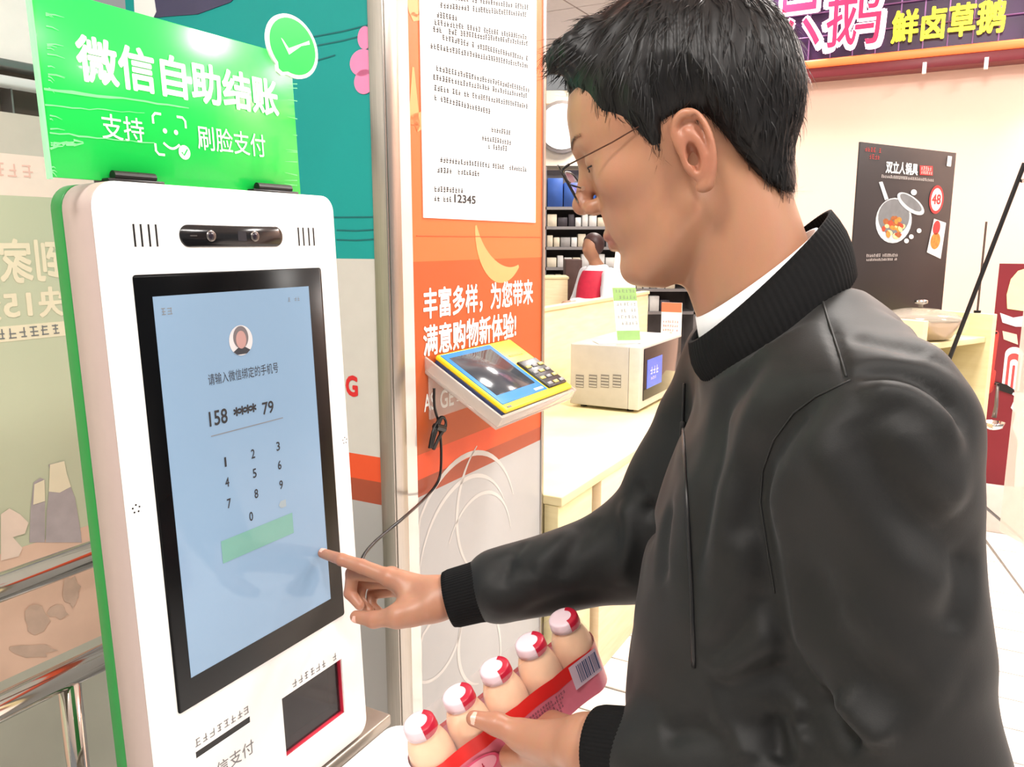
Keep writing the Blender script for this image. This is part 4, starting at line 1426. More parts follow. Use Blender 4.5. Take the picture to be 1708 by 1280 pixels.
def surfnet(f, lo, hi, h, margin=1.5):
    lo = np.asarray(lo, float)
    n = np.ceil((np.asarray(hi) - lo) / h).astype(int) + 1
    B = 10
    nb = -(-n // B)
    n = nb * B
    Vv = np.zeros(n, np.float32)
    ctr = np.stack(np.meshgrid(*[np.arange(m) for m in nb], indexing='ij'), -1).reshape(-1, 3)
    cp = lo + (ctr * B + (B - 1) / 2) * h
    cv = f(cp)
    rad = B * h * 0.5 * 1.75 * margin
    off = np.stack(np.meshgrid(*[np.arange(B)] * 3, indexing='ij'), -1).reshape(-1, 3)
    act = np.abs(cv) <= rad
    for c, v in zip(ctr[~act], cv[~act]):
        s_ = c * B
        Vv[s_[0]:s_[0] + B, s_[1]:s_[1] + B, s_[2]:s_[2] + B] = v
    ca = ctr[act]
    for i in range(0, len(ca), 300):
        ch = ca[i:i + 300]
        pts = (lo + (ch[:, None, :] * B + off[None]) * h).reshape(-1, 3)
        vals = f(pts).reshape(len(ch), B, B, B)
        for c, v in zip(ch, vals):
            s_ = c * B
            Vv[s_[0]:s_[0] + B, s_[1]:s_[1] + B, s_[2]:s_[2] + B] = v
    ins = Vv < 0
    cn_ = np.zeros(n - 1, int)
    for dx in (0, 1):
        for dy in (0, 1):
            for dz in (0, 1):
                cn_ += ins[dx:n[0] - 1 + dx, dy:n[1] - 1 + dy, dz:n[2] - 1 + dz]
    cells = np.argwhere((cn_ > 0) & (cn_ < 8))
    idx = -np.ones(n - 1, np.int64)
    idx[tuple(cells.T)] = np.arange(len(cells))
    acc = np.zeros((len(cells), 3))
    w = np.zeros(len(cells))
    cor = [(0, 0, 0), (1, 0, 0), (0, 1, 0), (1, 1, 0), (0, 0, 1), (1, 0, 1), (0, 1, 1), (1, 1, 1)]
    for a in range(8):
        for b in range(a + 1, 8):
            if sum(abs(cor[a][q] - cor[b][q]) for q in range(3)) != 1:
                continue
            va = Vv[tuple((cells + cor[a]).T)].astype(float)
            vb = Vv[tuple((cells + cor[b]).T)].astype(float)
            m = (va < 0) != (vb < 0)
            t = np.where(m, va / np.where(m, va - vb, 1), 0)
            pos = np.array(cor[a]) + t[:, None] * (np.array(cor[b]) - np.array(cor[a]))
            acc += pos * m[:, None]
            w += m
    P = lo + (cells + acc / w[:, None]) * h
    F = []
    for ax in range(3):
        o1, o2 = [(1, 2), (2, 0), (0, 1)][ax]
        s0 = [slice(None)] * 3
        s1 = [slice(None)] * 3
        s0[ax] = slice(0, n[ax] - 1)
        s1[ax] = slice(1, n[ax])
        A, Bm = ins[tuple(s0)], ins[tuple(s1)]
        e = np.argwhere(A != Bm)
        e = e[(e[:, o1] > 0) & (e[:, o2] > 0) & (e[:, o1] < n[o1] - 1) & (e[:, o2] < n[o2] - 1)]
        fl = A[tuple(e.T)]
        d1 = np.zeros(3, int)
        d1[o1] = 1
        d2 = np.zeros(3, int)
        d2[o2] = 1
        q = np.stack([idx[tuple((e - d1 - d2).T)], idx[tuple((e - d2).T)], idx[tuple(e.T)], idx[tuple((e - d1).T)]], 1)
        q[~fl] = q[~fl][:, ::-1]
        F.append(q)
    F = np.concatenate(F)
    F = F[(F >= 0).all(1)]
    return P, F


def relax(P, F, it=2, lam=0.5):
    n = len(P)
    for _ in range(it):
        acc = np.zeros_like(P)
        w = np.zeros(n)
        for i in range(4):
            a, b = F[:, i], F[:, (i + 1) % 4]
            np.add.at(acc, a, P[b])
            np.add.at(w, a, 1)
            np.add.at(acc, b, P[a])
            np.add.at(w, b, 1)
        P = P + lam * (acc / np.maximum(w, 1)[:, None] - P)
    return P


def normals(P, F):
    fn = np.cross(P[F[:, 2]] - P[F[:, 0]], P[F[:, 3]] - P[F[:, 1]])
    N_ = np.zeros_like(P)
    for i in range(4):
        np.add.at(N_, F[:, i], fn)
    return N_ / np.maximum(np.linalg.norm(N_, axis=1), 1e-12)[:, None]


def mesh_np(name, P, F, m, parent, smooth=True):
    o = obj_np(name, P, F, m, parent)
    if smooth:
        o.data.polygons.foreach_set('use_smooth', np.ones(len(o.data.polygons), bool))
    return o


def obj_np(name, P, F, m, parent):
    base = WL[parent]
    me = bpy.data.meshes.new(name)
    F = np.asarray(F)
    k_ = F.shape[1]
    me.vertices.add(len(P))
    me.vertices.foreach_set('co', (P - base).astype(np.float32).ravel())
    me.loops.add(F.size)
    me.loops.foreach_set('vertex_index', F.ravel().astype(np.int32))
    me.polygons.add(len(F))
    me.polygons.foreach_set('loop_start', (np.arange(len(F)) * k_).astype(np.int32))
    me.update(calc_edges=True)
    me.validate()
    me.materials.append(m)
    o = bpy.data.objects.new(name, me)
    C.objects.link(o)
    o.parent = parent
    WL[o] = base
    return o


def vcol(o, col):
    """store a per vertex colour (the thing's own colouring)"""
    at_ = o.data.color_attributes.new('tint', 'FLOAT_COLOR', 'POINT')
    at_.data.foreach_set('color', np.concatenate([col, np.ones((len(col), 1))], 1).astype(np.float32).ravel())


# ------------------------------------------------------------------ skin material with own colouring from the mesh
M_SKIN = mat('skin', (208, 158, 128), 0.42, var=0.0, sss=0.25, bump=0.05, bscale=900)
_nt = M_SKIN.node_tree
_a = _nt.nodes.new('ShaderNodeAttribute')
_a.attribute_name = 'tint'
_nz = _nt.nodes.new('ShaderNodeTexNoise')
_nz.inputs['Scale'].default_value = 60
_mx = _nt.nodes.new('ShaderNodeMixRGB')
_mx.blend_type = 'MULTIPLY'
_mx.inputs[0].default_value = 0.12
_nt.links.new(_a.outputs['Color'], _mx.inputs[1])
_nt.links.new(_nz.outputs['Color'], _mx.inputs[2])
_nt.links.new(_mx.outputs[0], _nt.nodes['Principled BSDF'].inputs['Base Color'])
SKIN = np.array(lin((174, 126, 98))[:3])
REDS = np.array(lin((168, 106, 84))[:3])
LIPS = np.array(lin((146, 84, 74))[:3])

# ================================================================== the man
HC = V3(0.166, 0.813, 1.590)
HYAW, HPIT = math.radians(12), math.radians(21)
F0 = V3(-math.cos(HYAW), math.sin(HYAW), 0)
HR = V3(math.sin(HYAW), math.cos(HYAW), 0)
HFW = F0 * math.cos(HPIT) - Z * math.sin(HPIT)
HUP = Z * math.cos(HPIT) + F0 * math.sin(HPIT)
HM = np.stack([HR, HFW, HUP])                    # rows: local axes
HS = 0.975


def hw(p):
    return HC + (np.asarray(p, float) * HS) @ HM


def hl(p):
    return ((np.asarray(p, float) - HC) @ HM.T) / HS


TYAW = math.radians(10)
TFW = V3(-math.cos(TYAW), math.sin(TYAW), 0)
TR = V3(math.sin(TYAW), math.cos(TYAW), 0)
TC = V3(0.312, 0.80, 0)
NECK = V3(0.258, 0.802, 1.445)
LSH = V3(0.292, 0.632, 1.345)
RSH = V3(0.285, 0.985, 1.345)
LEL = at(1526, 1330, 0.605)
LWR = at(985, 1244, 0.765)
REL = at(1072, 915, 1.03)
RWR = at(742, 1002, 1.035)

man = thing('person', 'man in black bomber jacket and wire glasses tapping the kiosk screen', 'person', (TC[0], TC[1], 0.0))

# ---- head
zt = np.array([-.135, -.122, -.116, -.108, -.095, -.078, -.058, -.037, -.020, .0, .022, .040, .070, .095])
yf = np.array([.055, .066, .076, .086, .0925, .0905, .0965, .0975, .0940, .0925, .0925, .0970, .0935, .082])
yb = np.array([.050, .040, .028, .012, .0, -.010, -.018, -.025, -.03, -.035, -.04, -.045, -.05, -.05])
hwid = np.array([.004, .018, .028, .038, .047, .0545, .0600, .0640, .0670, .0690, .0700, .0705, .069, .062])
zd = np.linspace(-.135, .095, 231)
sm_ = np.exp(-0.5 * (np.arange(-12, 13) / 4.0) ** 2)
sm_ /= sm_.sum()


def dense(v):
    d = np.interp(zd, zt, v)
    return np.convolve(np.pad(d, 12, mode='edge'), sm_, 'valid')


YF, YB, HWD = dense(yf), dense(yb), dense(hwid)


def cran(p, t=0.0):
    return elp(p, (0, -.006, .040), (.0765 + t, .1015 + t, .0905 + t))


def ear(p, sgn, f):
    q = p * V3(sgn, 1, 1)
    # q.x > 0 is outward on this side
    near = (q[:, 0] > .05) & (np.abs(q[:, 1] + .01) < .06) & (np.abs(q[:, 2] + .016) < .068)
    if not near.any():
        return f
    e = q[near]
    oy, oz = -.002, -.019
    P_ = lambda y, z, x: (.0765 + (x - .0765) * .72, y * .68 + oy, z + oz)
    plate = np.maximum(elp(e, P_(-.008, .004, .0815), (.0062, .0140, .031), None), -1)
    hel = chain(e, sp([P_(.006, .004, .0765), P_(.010, .014, .0785), P_(.010, .025, .0815), P_(.002, .035, .0845), P_(-.010, .0385, .0870), P_(-.022, .034, .0895),
                    P_(-.029, .022, .0910), P_(-.030, .006, .0905), P_(-.026, -.008, .0885), P_(-.019, -.019, .0850), P_(-.009, -.0285, .0810), P_(.001, -.028, .0775)], 3),
                np.interp(np.arange(34) / 3, np.arange(12), [.0028, .0032, .0036, .0038, .0038, .0038, .0037, .0036, .0036, .0042, .0052, .0042]), .002)
    ant = chain(e, sp([P_(-.006, .024, .0845), P_(-.016, .012, .0865), P_(-.017, -.004, .0855), P_(-.010, -.015, .0835)], 3), [.0030, .0032, .0034, .0036, .0036, .0036, .0036, .0035, .0034, .0032], .002)
    trg = chain(e, [P_(.007, .000, .0780), P_(.005, -.007, .0800), P_(.004, -.012, .0790)], [.004, .0042, .0035], .003)
    ep = smin(plate, hel, .004)
    scap = elp(e, P_(-.021, .016, .0930), (.0055, .0040, .018))
    ep = smax(ep, -scap, .003)
    con = elp(e, P_(-.0045, -.001, .0865), (.0085, .0062, .0140))
    ep = smax(ep, -con, .003)
    fos = elp(e, P_(-.004, .0265, .0895), (.0055, .0060, .0055))
    ep = smax(ep, -fos, .003)
    ep = smin(ep, ant, .0035)
    ep = smin(ep, trg, .003)
    can = elp(e, P_(.001, -.003, .077), (.009, .0032, .0042))
    g_ = smin(f[near], ep, .004)
    g_ = smax(g_, -can, .002)
    f = f.copy()
    f[near] = g_
    return f


NB_L = hl(NECK + V3(0, 0, -.03))


def f_head(p):
    x, y, z = p[:, 0], p[:, 1], p[:, 2]
    F_, B_, W_ = np.interp(z, zd, YF), np.interp(z, zd, YB), np.interp(z, zd, HWD)
    cy, hy = .5 * (F_ + B_), .5 * (F_ - B_)
    yy = (y - cy)
    ex = 2.25
    rho = ((np.abs(x) / W_) ** ex + (np.abs(yy) / hy) ** ex) ** (1 / ex)
    face = (rho - 1) * np.minimum(W_, hy) * .95
    face = np.maximum(face, np.maximum(z - .085, -.124 - z))
    f = smin(cran(p), face, .02)
    for s_ in (-1, 1):
        f = smin(f, elp(p, (s_ * .047, .060, -.008), (.020, .026, .020)), .018)
        f = smin(f, cap(p, (s_ * .048, .006, -.060), (s_ * .024, .070, -.102), .013, .014), .022)
        f = smin(f, cap(p, (s_ * .036, .080, .037), (s_ * .010, .091, .036), .0075, .0075), .014)
        f = smax(f, -elp(p, (s_ * .031, .1035, .019), (.019, .015, .0125)), .010)
        f = smin(f, elp(p, (s_ * .031, .0800, .018), (.0150, .0125, .0120)), .0035)
        f = smin(f, cap(p, (s_ * .020, .0885, .0120), (s_ * .042, .0815, .0135), .0028, .0022), .003)
    f = smin(f, cap(p, (0, .088, .030), (0, .1115, -.013), .0065, .0085), .012)
    f = smin(f, elp(p, (0, .1125, -.0165), (.0100, .0095, .0088)), .008)
    for s_ in (-1, 1):
        f = smin(f, elp(p, (s_ * .0125, .1010, -.0225), (.0072, .0105, .0078)), .005)
        f = smax(f, -elp(p, (s_ * .0065, .1050, -.0290), (.0034, .0060, .0040)), .002)
    up = chain(p, [(-.023, .0855, -.0585), (-.010, .0960, -.0545), (0, .0975, -.0555), (.010, .0960, -.0545), (.023, .0855, -.0585)], [.0025, .0050, .0052, .0050, .0025], .004)
    lo_ = chain(p, [(-.022, .0850, -.0605), (-.010, .0935, -.0650), (0, .0950, -.0660), (.010, .0935, -.0650), (.022, .0850, -.0605)], [.0025, .0055, .0060, .0055, .0025], .004)
    f = smin(f, smin(up, lo_, .0015), .0045)
    f = smin(f, elp(p, (0, .0815, -.0975), (.020, .0150, .0145)), .016)
    # neck
    nk = cap(p, (0, -.028, -.02), NB_L, .0560, .0620)
    ad = cap(p, (0, .006, -.085), NB_L + V3(0, .022, .0), .030, .030)
    nk = smin(nk, ad, .03)
    f = smin(f, nk, .018)
    f = ear(p, -1, f)
    f = ear(p, 1, f)
    return f


P, F = surfnet(f_head, (-.112, -.165, -.245), (.112, .140, .142), .00165)
P = relax(P, F, 2, .5)
x, y, z = P.T
col = np.tile(SKIN, (len(P), 1))


def blend(col, c, w):
    w = np.clip(w, 0, 1)[:, None]
    return col * (1 - w) + c * w


g3 = lambda c, r: np.exp(-(((P - np.asarray(c)) / np.asarray(r)) ** 2).sum(1))
col = blend(col, REDS, .85 * (g3((-.083, -.010, -.016), (.014, .026, .036)) + g3((.083, -.010, -.016), (.014, .026, .036))))
col = blend(col, REDS, .5 * g3((0, .115, -.02), (.018, .02, .016)) + .45 * (g3((-.045, .07, -.012), (.025, .03, .024)) + g3((.045, .07, -.012), (.025, .03, .024))))
lw = np.exp(-((z + .0605) / .0075) ** 4) * (np.abs(x) < .0235) * (y > .083)
col = blend(col, LIPS, .8 * lw)
HEADP, HEADF, HEADCOL = hw(P), F, col
HEADLOC = P
print('HEAD', len(P))

# ---- right hand, index finger on the glass
ta_, tb_ = KF.px(537, 923, .006)
TIP = KF.pt(ta_, tb_, .0075)


def fing(p, pts, rs, k=.003):
    return chain(p, pts, rs, k)


RI = [at(645, 962, 1.062), at(603, 945, 1.075), at(570, 934, 1.085), TIP]
RMi = [at(650, 960, 1.083), at(588, 957, 1.108), at(584, 990, 1.100), at(600, 1010, 1.088)]
RRi = [at(656, 970, 1.100), at(602, 972, 1.124), at(598, 1002, 1.112), at(616, 1018, 1.098)]
RPi = [at(664, 984, 1.112), at(622, 990, 1.130), at(618, 1010, 1.120), at(634, 1022, 1.106)]
RTh = [at(712, 1016, 1.022), at(664, 1028, 1.018), at(624, 1034, 1.026), at(594, 1029, 1.036)]
RW2 = RWR + unit(REL - RWR) * .09


def f_rhand(p):
    f = None
    for pts, r0 in ((RI, .0100), (RMi, .0102), (RRi, .0098), (RPi, .0088)):
        fg = fing(p, pts, [r0 * 1.12, r0, r0 * .88, r0 * .72])
        f = fg if f is None else smin(f, fg, .003)
    pal = None
    for pts, r0 in ((RI, .0150), (RMi, .0155), (RRi, .0150), (RPi, .0135)):
        c = cap(p, RWR + (pts[0] - RWR) * .18, pts[0] + (RWR - pts[0]) * .06, .0185, r0 * .86)
        pal = c if pal is None else smin(pal, c, .014)
    f = smin(f, pal, .007)
    th = chain(p, RTh, [.0175, .0135, .0112, .0085], .005)
    the = cap(p, RWR + (RTh[0] - RWR) * .4, RTh[1], .0190, .0145)
    th = smin(th, the, .012)
    web = cap(p, RTh[0] + (RTh[1] - RTh[0]) * .5, RI[0] + (RWR - RI[0]) * .25, .013, .012)
    f = smin(f, smin(th, web, .014), .009)
    wr_ = cap(p, RWR + (RI[0] - RWR) * .1, RW2, .0265, .0300)
    return smin(f, wr_, .02)


allp = np.array(RI + RMi + RRi + RPi + RTh + [RWR, RW2])
RHP, RHF = surfnet(f_rhand, allp.min(0) - .04, allp.max(0) + .04, .0015)
RHP = relax(RHP, RHF, 1, .5)

# ---- yogurt pack geometry (needed for the left hand)
caps_px = [(697, 1204), (762, 1162), (818, 1119), (880, 1075), (938, 1029)]
CAPS = [at(x_, y_, .845 + .11 * i / 4) for i, (x_, y_) in enumerate(caps_px)]
ROW = unit(CAPS[4] - CAPS[0])
CAPS = [CAPS[0] + (CAPS[4] - CAPS[0]) * i / 4 for i in range(5)]
AX = unit(at(697 + 62, 1204 + 118, .868) - CAPS[0])
AX = unit(AX - ROW * np.dot(AX, ROW) * .85)      # from lid to base
SIDE = unit(np.cross(ROW, AX))
if SIDE[1] > 0:
    SIDE = -SIDE                                 # toward the camera
BH_, BR = .108, .0275
MIDP = .5 * (CAPS[1] + CAPS[2])

# ---- left hand: thumb on the near face, fingers under the pack and up behind it
LTh = [at(925, 1240, .792), at(872, 1228, .818), at(828, 1208, .826), at(790, 1199, .832)]
bot = MIDP + AX * BH_


def lf(i, d):
    o = MIDP + ROW * (.052 - .021 * i)
    m = o + AX * (.078) + SIDE * (BR + .022)
    return [m + SIDE * .004, o + AX * (BH_ + .014) + SIDE * .008, o + AX * (BH_ + .012) - SIDE * (BR * .7), o + AX * (BH_ - .020) - SIDE * (BR + .012)]


LFG = [lf(i, 0) for i in range(4)]
LW2 = LWR + unit(LEL - LWR) * .09


def f_lhand(p):
    f = None
    for pts, r0 in zip(LFG, (.0098, .0102, .0098, .0088)):
        fg = fing(p, pts, [r0 * 1.15, r0, r0 * .9, r0 * .75])
        f = fg if f is None else smin(f, fg, .003)
    pal = None
    for pts in LFG:
        c = cap(p, LWR + (pts[0] - LWR) * .1, pts[0], .0215, .0150)
        pal = c if pal is None else smin(pal, c, .014)
    f = smin(f, pal, .007)
    th = chain(p, LTh, [.0185, .0145, .0120, .0088], .006)
    the = cap(p, LWR + (LTh[0] - LWR) * .3, LTh[1], .0225, .0155)
    f = smin(f, smin(th, the, .012), .012)
    return smin(f, cap(p, LWR, LW2, .0285, .0310), .02)


allp = np.array(sum(LFG, []) + LTh + [LWR, LW2])
LHP, LHF = surfnet(f_lhand, allp.min(0) - .04, allp.max(0) + .04, .0016)
LHP = relax(LHP, LHF, 1, .5)

# ---- torso, arms and legs under the clothes (coarse), shaped as one figure
HIP = V3(.33, .80, .93)
FEET = [(V3(.33, .80, 0) - TR * .10), (V3(.33, .80, 0) + TR * .10)]


def torso(p, grow):
    zt_ = np.array([.80, .90, 1.0, 1.10, 1.20, 1.28, 1.34, 1.39, 1.43, 1.46])
    dep = np.array([.142, .148, .152, .151, .145, .134, .116, .090, .066, .045]) + grow
    wid = np.array([.165, .168, .168, .172, .178, .180, .172, .140, .095, .060]) + grow
    fwd = np.array([.022, .030, .034, .028, .018, .006, -.004, -.004, .004, .020])
    z = p[:, 2]
    q = p - TC
    lx, ly = q @ TR, q @ TFW - np.interp(z, zt_, fwd)
    d, w = np.interp(z, zt_, dep), np.interp(z, zt_, wid)
    rho = ((np.abs(lx) / w) ** 2.4 + (np.abs(ly) / d) ** 2.4) ** (1 / 2.4)
    f = (rho - 1) * np.minimum(d, w) * .9
    return np.maximum(f, np.maximum(z - 1.455, .80 - z))


def f_body(p):
    f = torso(p, -.028)
    f = smin(f, cap(p, NECK - Z * .06, hw((0, -.028, -.03)), .058, .053), .03)
    for s_, (sh, el, wr_) in enumerate(((LSH, LEL, LWR), (RSH, REL, RWR))):
        f = smin(f, cap(p, NECK - Z * .05, sh, .05, .052), .03)
        f = smin(f, cap(p, sh, el, .050, .040), .02)
        f = smin(f, cap(p, el, wr_, .039, .0275), .02)
    for ft, s_ in zip(FEET, (-1, 1)):
        hp_ = HIP + TR * .09 * s_
        kn = ft + Z * .49 + TFW * .015
        f = smin(f, cap(p, hp_, kn, .080, .054), .04)
        f = smin(f, cap(p, kn, ft + Z * .09, .052, .038), .02)
        f = smin(f, cap(p, ft + Z * .06 - TFW * .02, ft + Z * .045 + TFW * .13, .035, .03), .03)
    return f


BP, BF_ = surfnet(f_body, (-.15, .35, .0), (.62, 1.2, 1.62), .012)
BP = relax(BP, BF_, 1)
# one mesh: figure, head and both hands
Pall = np.concatenate([BP, HEADP, RHP, LHP])
o1 = len(BP)
o2 = o1 + len(HEADP)
o3 = o2 + len(RHP)
Fall = np.concatenate([BF_, HEADF + o1, RHF + o2, LHF + o3])
call = np.tile(SKIN, (len(Pall), 1))
call[o1:o2] = HEADCOL
HANDC = np.array(lin((172, 124, 99))[:3])
call[o2:] = HANDC


def knuck(P, pts, r, amt=.6):
    w = np.zeros(len(P))
    for q in pts:
        w = np.maximum(w, np.exp(-(((P - q) / r) ** 2).sum(1)))
    return w * amt


kp_ = [RI[1], RI[2], RI[3], RMi[1], RMi[2], RRi[1], RTh[2], RTh[3], RI[0]]
call[o2:o3] = blend(call[o2:o3], REDS, knuck(RHP, kp_, .012))
call[o3:] = blend(call[o3:], REDS, knuck(LHP, LTh[1:], .014))
body_o = mesh_np('body', Pall, Fall, M_SKIN, man)
vcol(body_o, call)


# finger nails
M_NAIL = mat('finger nail', (226, 176, 160), .3, var=.02)


def nail(tip, prev, up, r, parent):
    d = unit(tip - prev)
    u_ = unit(up - d * np.dot(up, d))
    s_ = np.cross(d, u_)
    P_, F_ = [], []
    nx_, ny_ = 6, 6
    for i in range(nx_ + 1):
        for j in range(ny_ + 1):
            a = (j / ny_ - .5) * 1.9
            t = i / nx_
            wv = math.sqrt(max(0, 1 - (2 * t - 1) ** 4)) * .8 + .15
            P_.append(tip + d * (-.009 + .0115 * t) + (u_ * math.cos(a * wv) + s_ * math.sin(a * wv)) * (r * 1.03 - .0004 * abs(2 * t - 1)) + u_ * .0002)
    for i in range(nx_):
        for j in range(ny_):
            b_ = i * (ny_ + 1) + j
            F_.append([b_, b_ + 1, b_ + ny_ + 2, b_ + ny_ + 1])
    return obj('finger_nail', P_, F_, M_NAIL, parent, smooth=True)


nail(RTh[3], RTh[2], V3(-.1, -.9, -.3), .0085, man)
nail(RI[3], RI[2], V3(0, -.1, 1), .0072, man)
nail(LTh[3], LTh[2], V3(-.1, -.8, .6), .0088, man)

# ---- hair: cap of hair and lying strands
hy_ = np.array([-.13, -.10, -.085, -.070, -.055, -.045, -.036, -.028, -.015, .0, .012, .018, .026, .032, .042, .058, .068, .080, .095, .13])
hz_ = np.array([-.068, -.074, -.080, -.074, -.054, -.030, -.006, .012, .020, .022, .020, .000, -.003, .012, .034, .046, .070, .090, .092, .090])


def zline(p):
    # hair line height; the front middle hangs a little lower as a fringe
    return np.interp(p[:, 1], hy_, hz_) + .0


FT = hl(at(922, 122, HC[1] + .012))
print('FRINGE', FT)


def f_hair(p, grow=0.0):
    zl_ = zline(p)
    up_ = p[:, 2] - zl_
    fr_ = np.clip((p[:, 1] - .04) / .06, 0, 1)
    t = .0035 + .0155 * np.clip(up_ / .055, 0, 1) ** .8 + .004 * fr_ + .004 * np.clip((p[:, 2] - .08) / .05, 0, 1)
    c = smin(cran(p), cap(p, (0, -.028, -.02), NB_L, .0560, .0620), .02) - t - grow
    back = smin(c, elp(p, (0, -.075, .045), (.064, .045, .070)) - .006 - grow, .02)
    f = back
    # fade out below the hair line
    f = smax(f, -(up_ + 0) * .85, .006)
    # fringe: locks sweeping forward over the forehead to a thin tip
    near = (p[:, 1] > .03) & (p[:, 2] > .05)
    if near.any():
        e = p[near]
        fg = None
        for ox, dz_, dy_ in ((-.052, -.004, -.020), (-.036, .0, -.008), (-.020, .0, .0), (-.004, .002, -.002), (.012, .002, -.004), (.028, .0, -.010), (.044, -.003, -.018)):
            k_ = chain(e, sp([(ox * .8, .046, .126), (ox * .95, .5 * (.046 + FT[1]) + dy_ * .4, .5 * (.126 + FT[2]) - .006), (ox, FT[1] - .010 + dy_, FT[2] + .012 + dz_), (ox * 1.02 - .004, FT[1] + dy_, FT[2] + dz_)], 3),
                       [.017, .016, .0145, .013, .012, .0108, .0095, .0078, .0055, .0028], .004)
            fg = k_ if fg is None else smin(fg, k_, .006)
        f = f.copy()
        f[near] = smin(f[near], fg - grow, .008)
    # lock relief following the hair direction
    ang = np.arctan2(p[:, 0], p[:, 1] + .05)
    f = f + .0012 * np.sin(ang * 38 + 14 * p[:, 2] / .1 + 5 * np.sin(ang * 5)) * np.clip(up_ / .03, 0, 1)
    return f


M_HAIR = mat('black hair', (17, 16, 17), .45, var=.25, scale=40, spec=.32)
P, F = surfnet(f_hair, (-.115, -.15, -.125), (.115, .15, .165), .0021)
P = relax(P, F, 1)
hair = mesh_np('hair', hw(P), F, M_HAIR, man)
# strands
Nn = normals(P, F)
upv = P[:, 2] - zline(P)
ok = np.where((upv > -.002))[0]
sel = rng.choice(ok, 5200)
edge = np.where((upv < .012) & (upv > -.004) & (np.abs(P[:, 0]) > .0))[0]
sel = np.concatenate([sel, rng.choice(edge, 1500)])
root = P[sel] + rng.normal(0, .0008, (len(sel), 3))
nn = Nn[sel]
WH = V3(.012, -.062, .125)
dirv = root - WH
# front hair is combed forward and down, side hair down and a little forward
dirv = dirv / np.linalg.norm(dirv, axis=1)[:, None]
side = np.clip((.10 - root[:, 2]) / .06, 0, 1)[:, None]
dirv = dirv * (1 - .75 * side) + np.array([0, .12, -1.0]) * .75 * side
dirv += np.clip((root[:, 1:2] - .05) / .04, 0, 1) * np.array([-.10, 1.5, -1.3])
dirv += rng.normal(0, .16, dirv.shape)
dirv -= nn * (dirv * nn).sum(1)[:, None]
dirv /= np.maximum(np.linalg.norm(dirv, axis=1), 1e-6)[:, None]
Ls = rng.uniform(.012, .030, len(sel))
Ls[5200:] *= .45
lift = rng.uniform(.0005, .0030, len(sel))
w0 = rng.uniform(.00035, .0007, len(sel))
sd = np.cross(dirv, nn)
SV, SF_ = [], []
NS = 4
for i in range(NS + 1):
    t = i / NS
    cpt = root + dirv * (Ls * t)[:, None] + nn * (lift * math.sin(t * 2.2) - .0010 - .012 * (Ls * t) ** 1 * t * .6)[:, None]
    wv = (w0 * (1 - t) ** .7 + .00006)[:, None]
    SV.append(cpt - sd * wv)
    SV.append(cpt + sd * wv)
SV = np.stack(SV, 1)                              # strands x (2*(NS+1)) x 3
ns_ = len(sel)
base = (np.arange(ns_) * 2 * (NS + 1))[:, None]
for i in range(NS):
    SF_.append(np.concatenate([base + 2 * i, base + 2 * i + 1, base + 2 * i + 3, base + 2 * i + 2], 1))
st_ = mesh_np('hair_strands', hw(SV.reshape(-1, 3)), np.concatenate(SF_), M_HAIR, man)
st_['kind'] = 'stuff'

# eyebrows and lashes
bvh = BVHTree.FromPolygons([tuple(v) for v in HEADLOC], [tuple(f) for f in HEADF])
for s_ in (-1, 1):
    SV, SFb = [], []
    for q in range(130):
        t = rng.uniform(0, 1)
        x_ = s_ * (.014 + .034 * t)
        z_ = .0385 + .006 * math.sin(t * 2.2) + rng.uniform(-.0028, .0028) * (1 - .5 * t)
        h_ = bvh.ray_cast(Vector((x_, .2, z_)), Vector((0, -1, 0)))
        if h_[0] is None:
            continue
        p0 = np.array(h_[0]) + V3(0, .0005, 0)
        d_ = unit(V3(s_ * 1.0, -.35, .35 - .6 * t)) * .007
        w_ = V3(0, 0, .00035)
        b_ = len(SV)
        SV += [p0 - w_, p0 + w_, p0 + d_ + V3(0, .0012, 0)]
        SFb.append([b_, b_ + 1, b_ + 2])
    obj('eyebrow', hw(np.array(SV)), SFb, M_HAIR, man)
    # closed lash line along the lowered lid
    lash = []
    for t in np.linspace(0, 1, 12):
        x_ = s_ * (.019 + .025 * t)
        z_ = .0110 + .0015 * t + .0015 * math.sin(t * 3.1)
        h_ = bvh.ray_cast(Vector((x_, .2, z_)), Vector((0, -1, 0)))
        lash.append(hw(np.array(h_[0]) + V3(0, .0004, 0)))
    MB().tube(lash, .0008, 6).build('eyelash', M_HAIR, man, smooth=True)

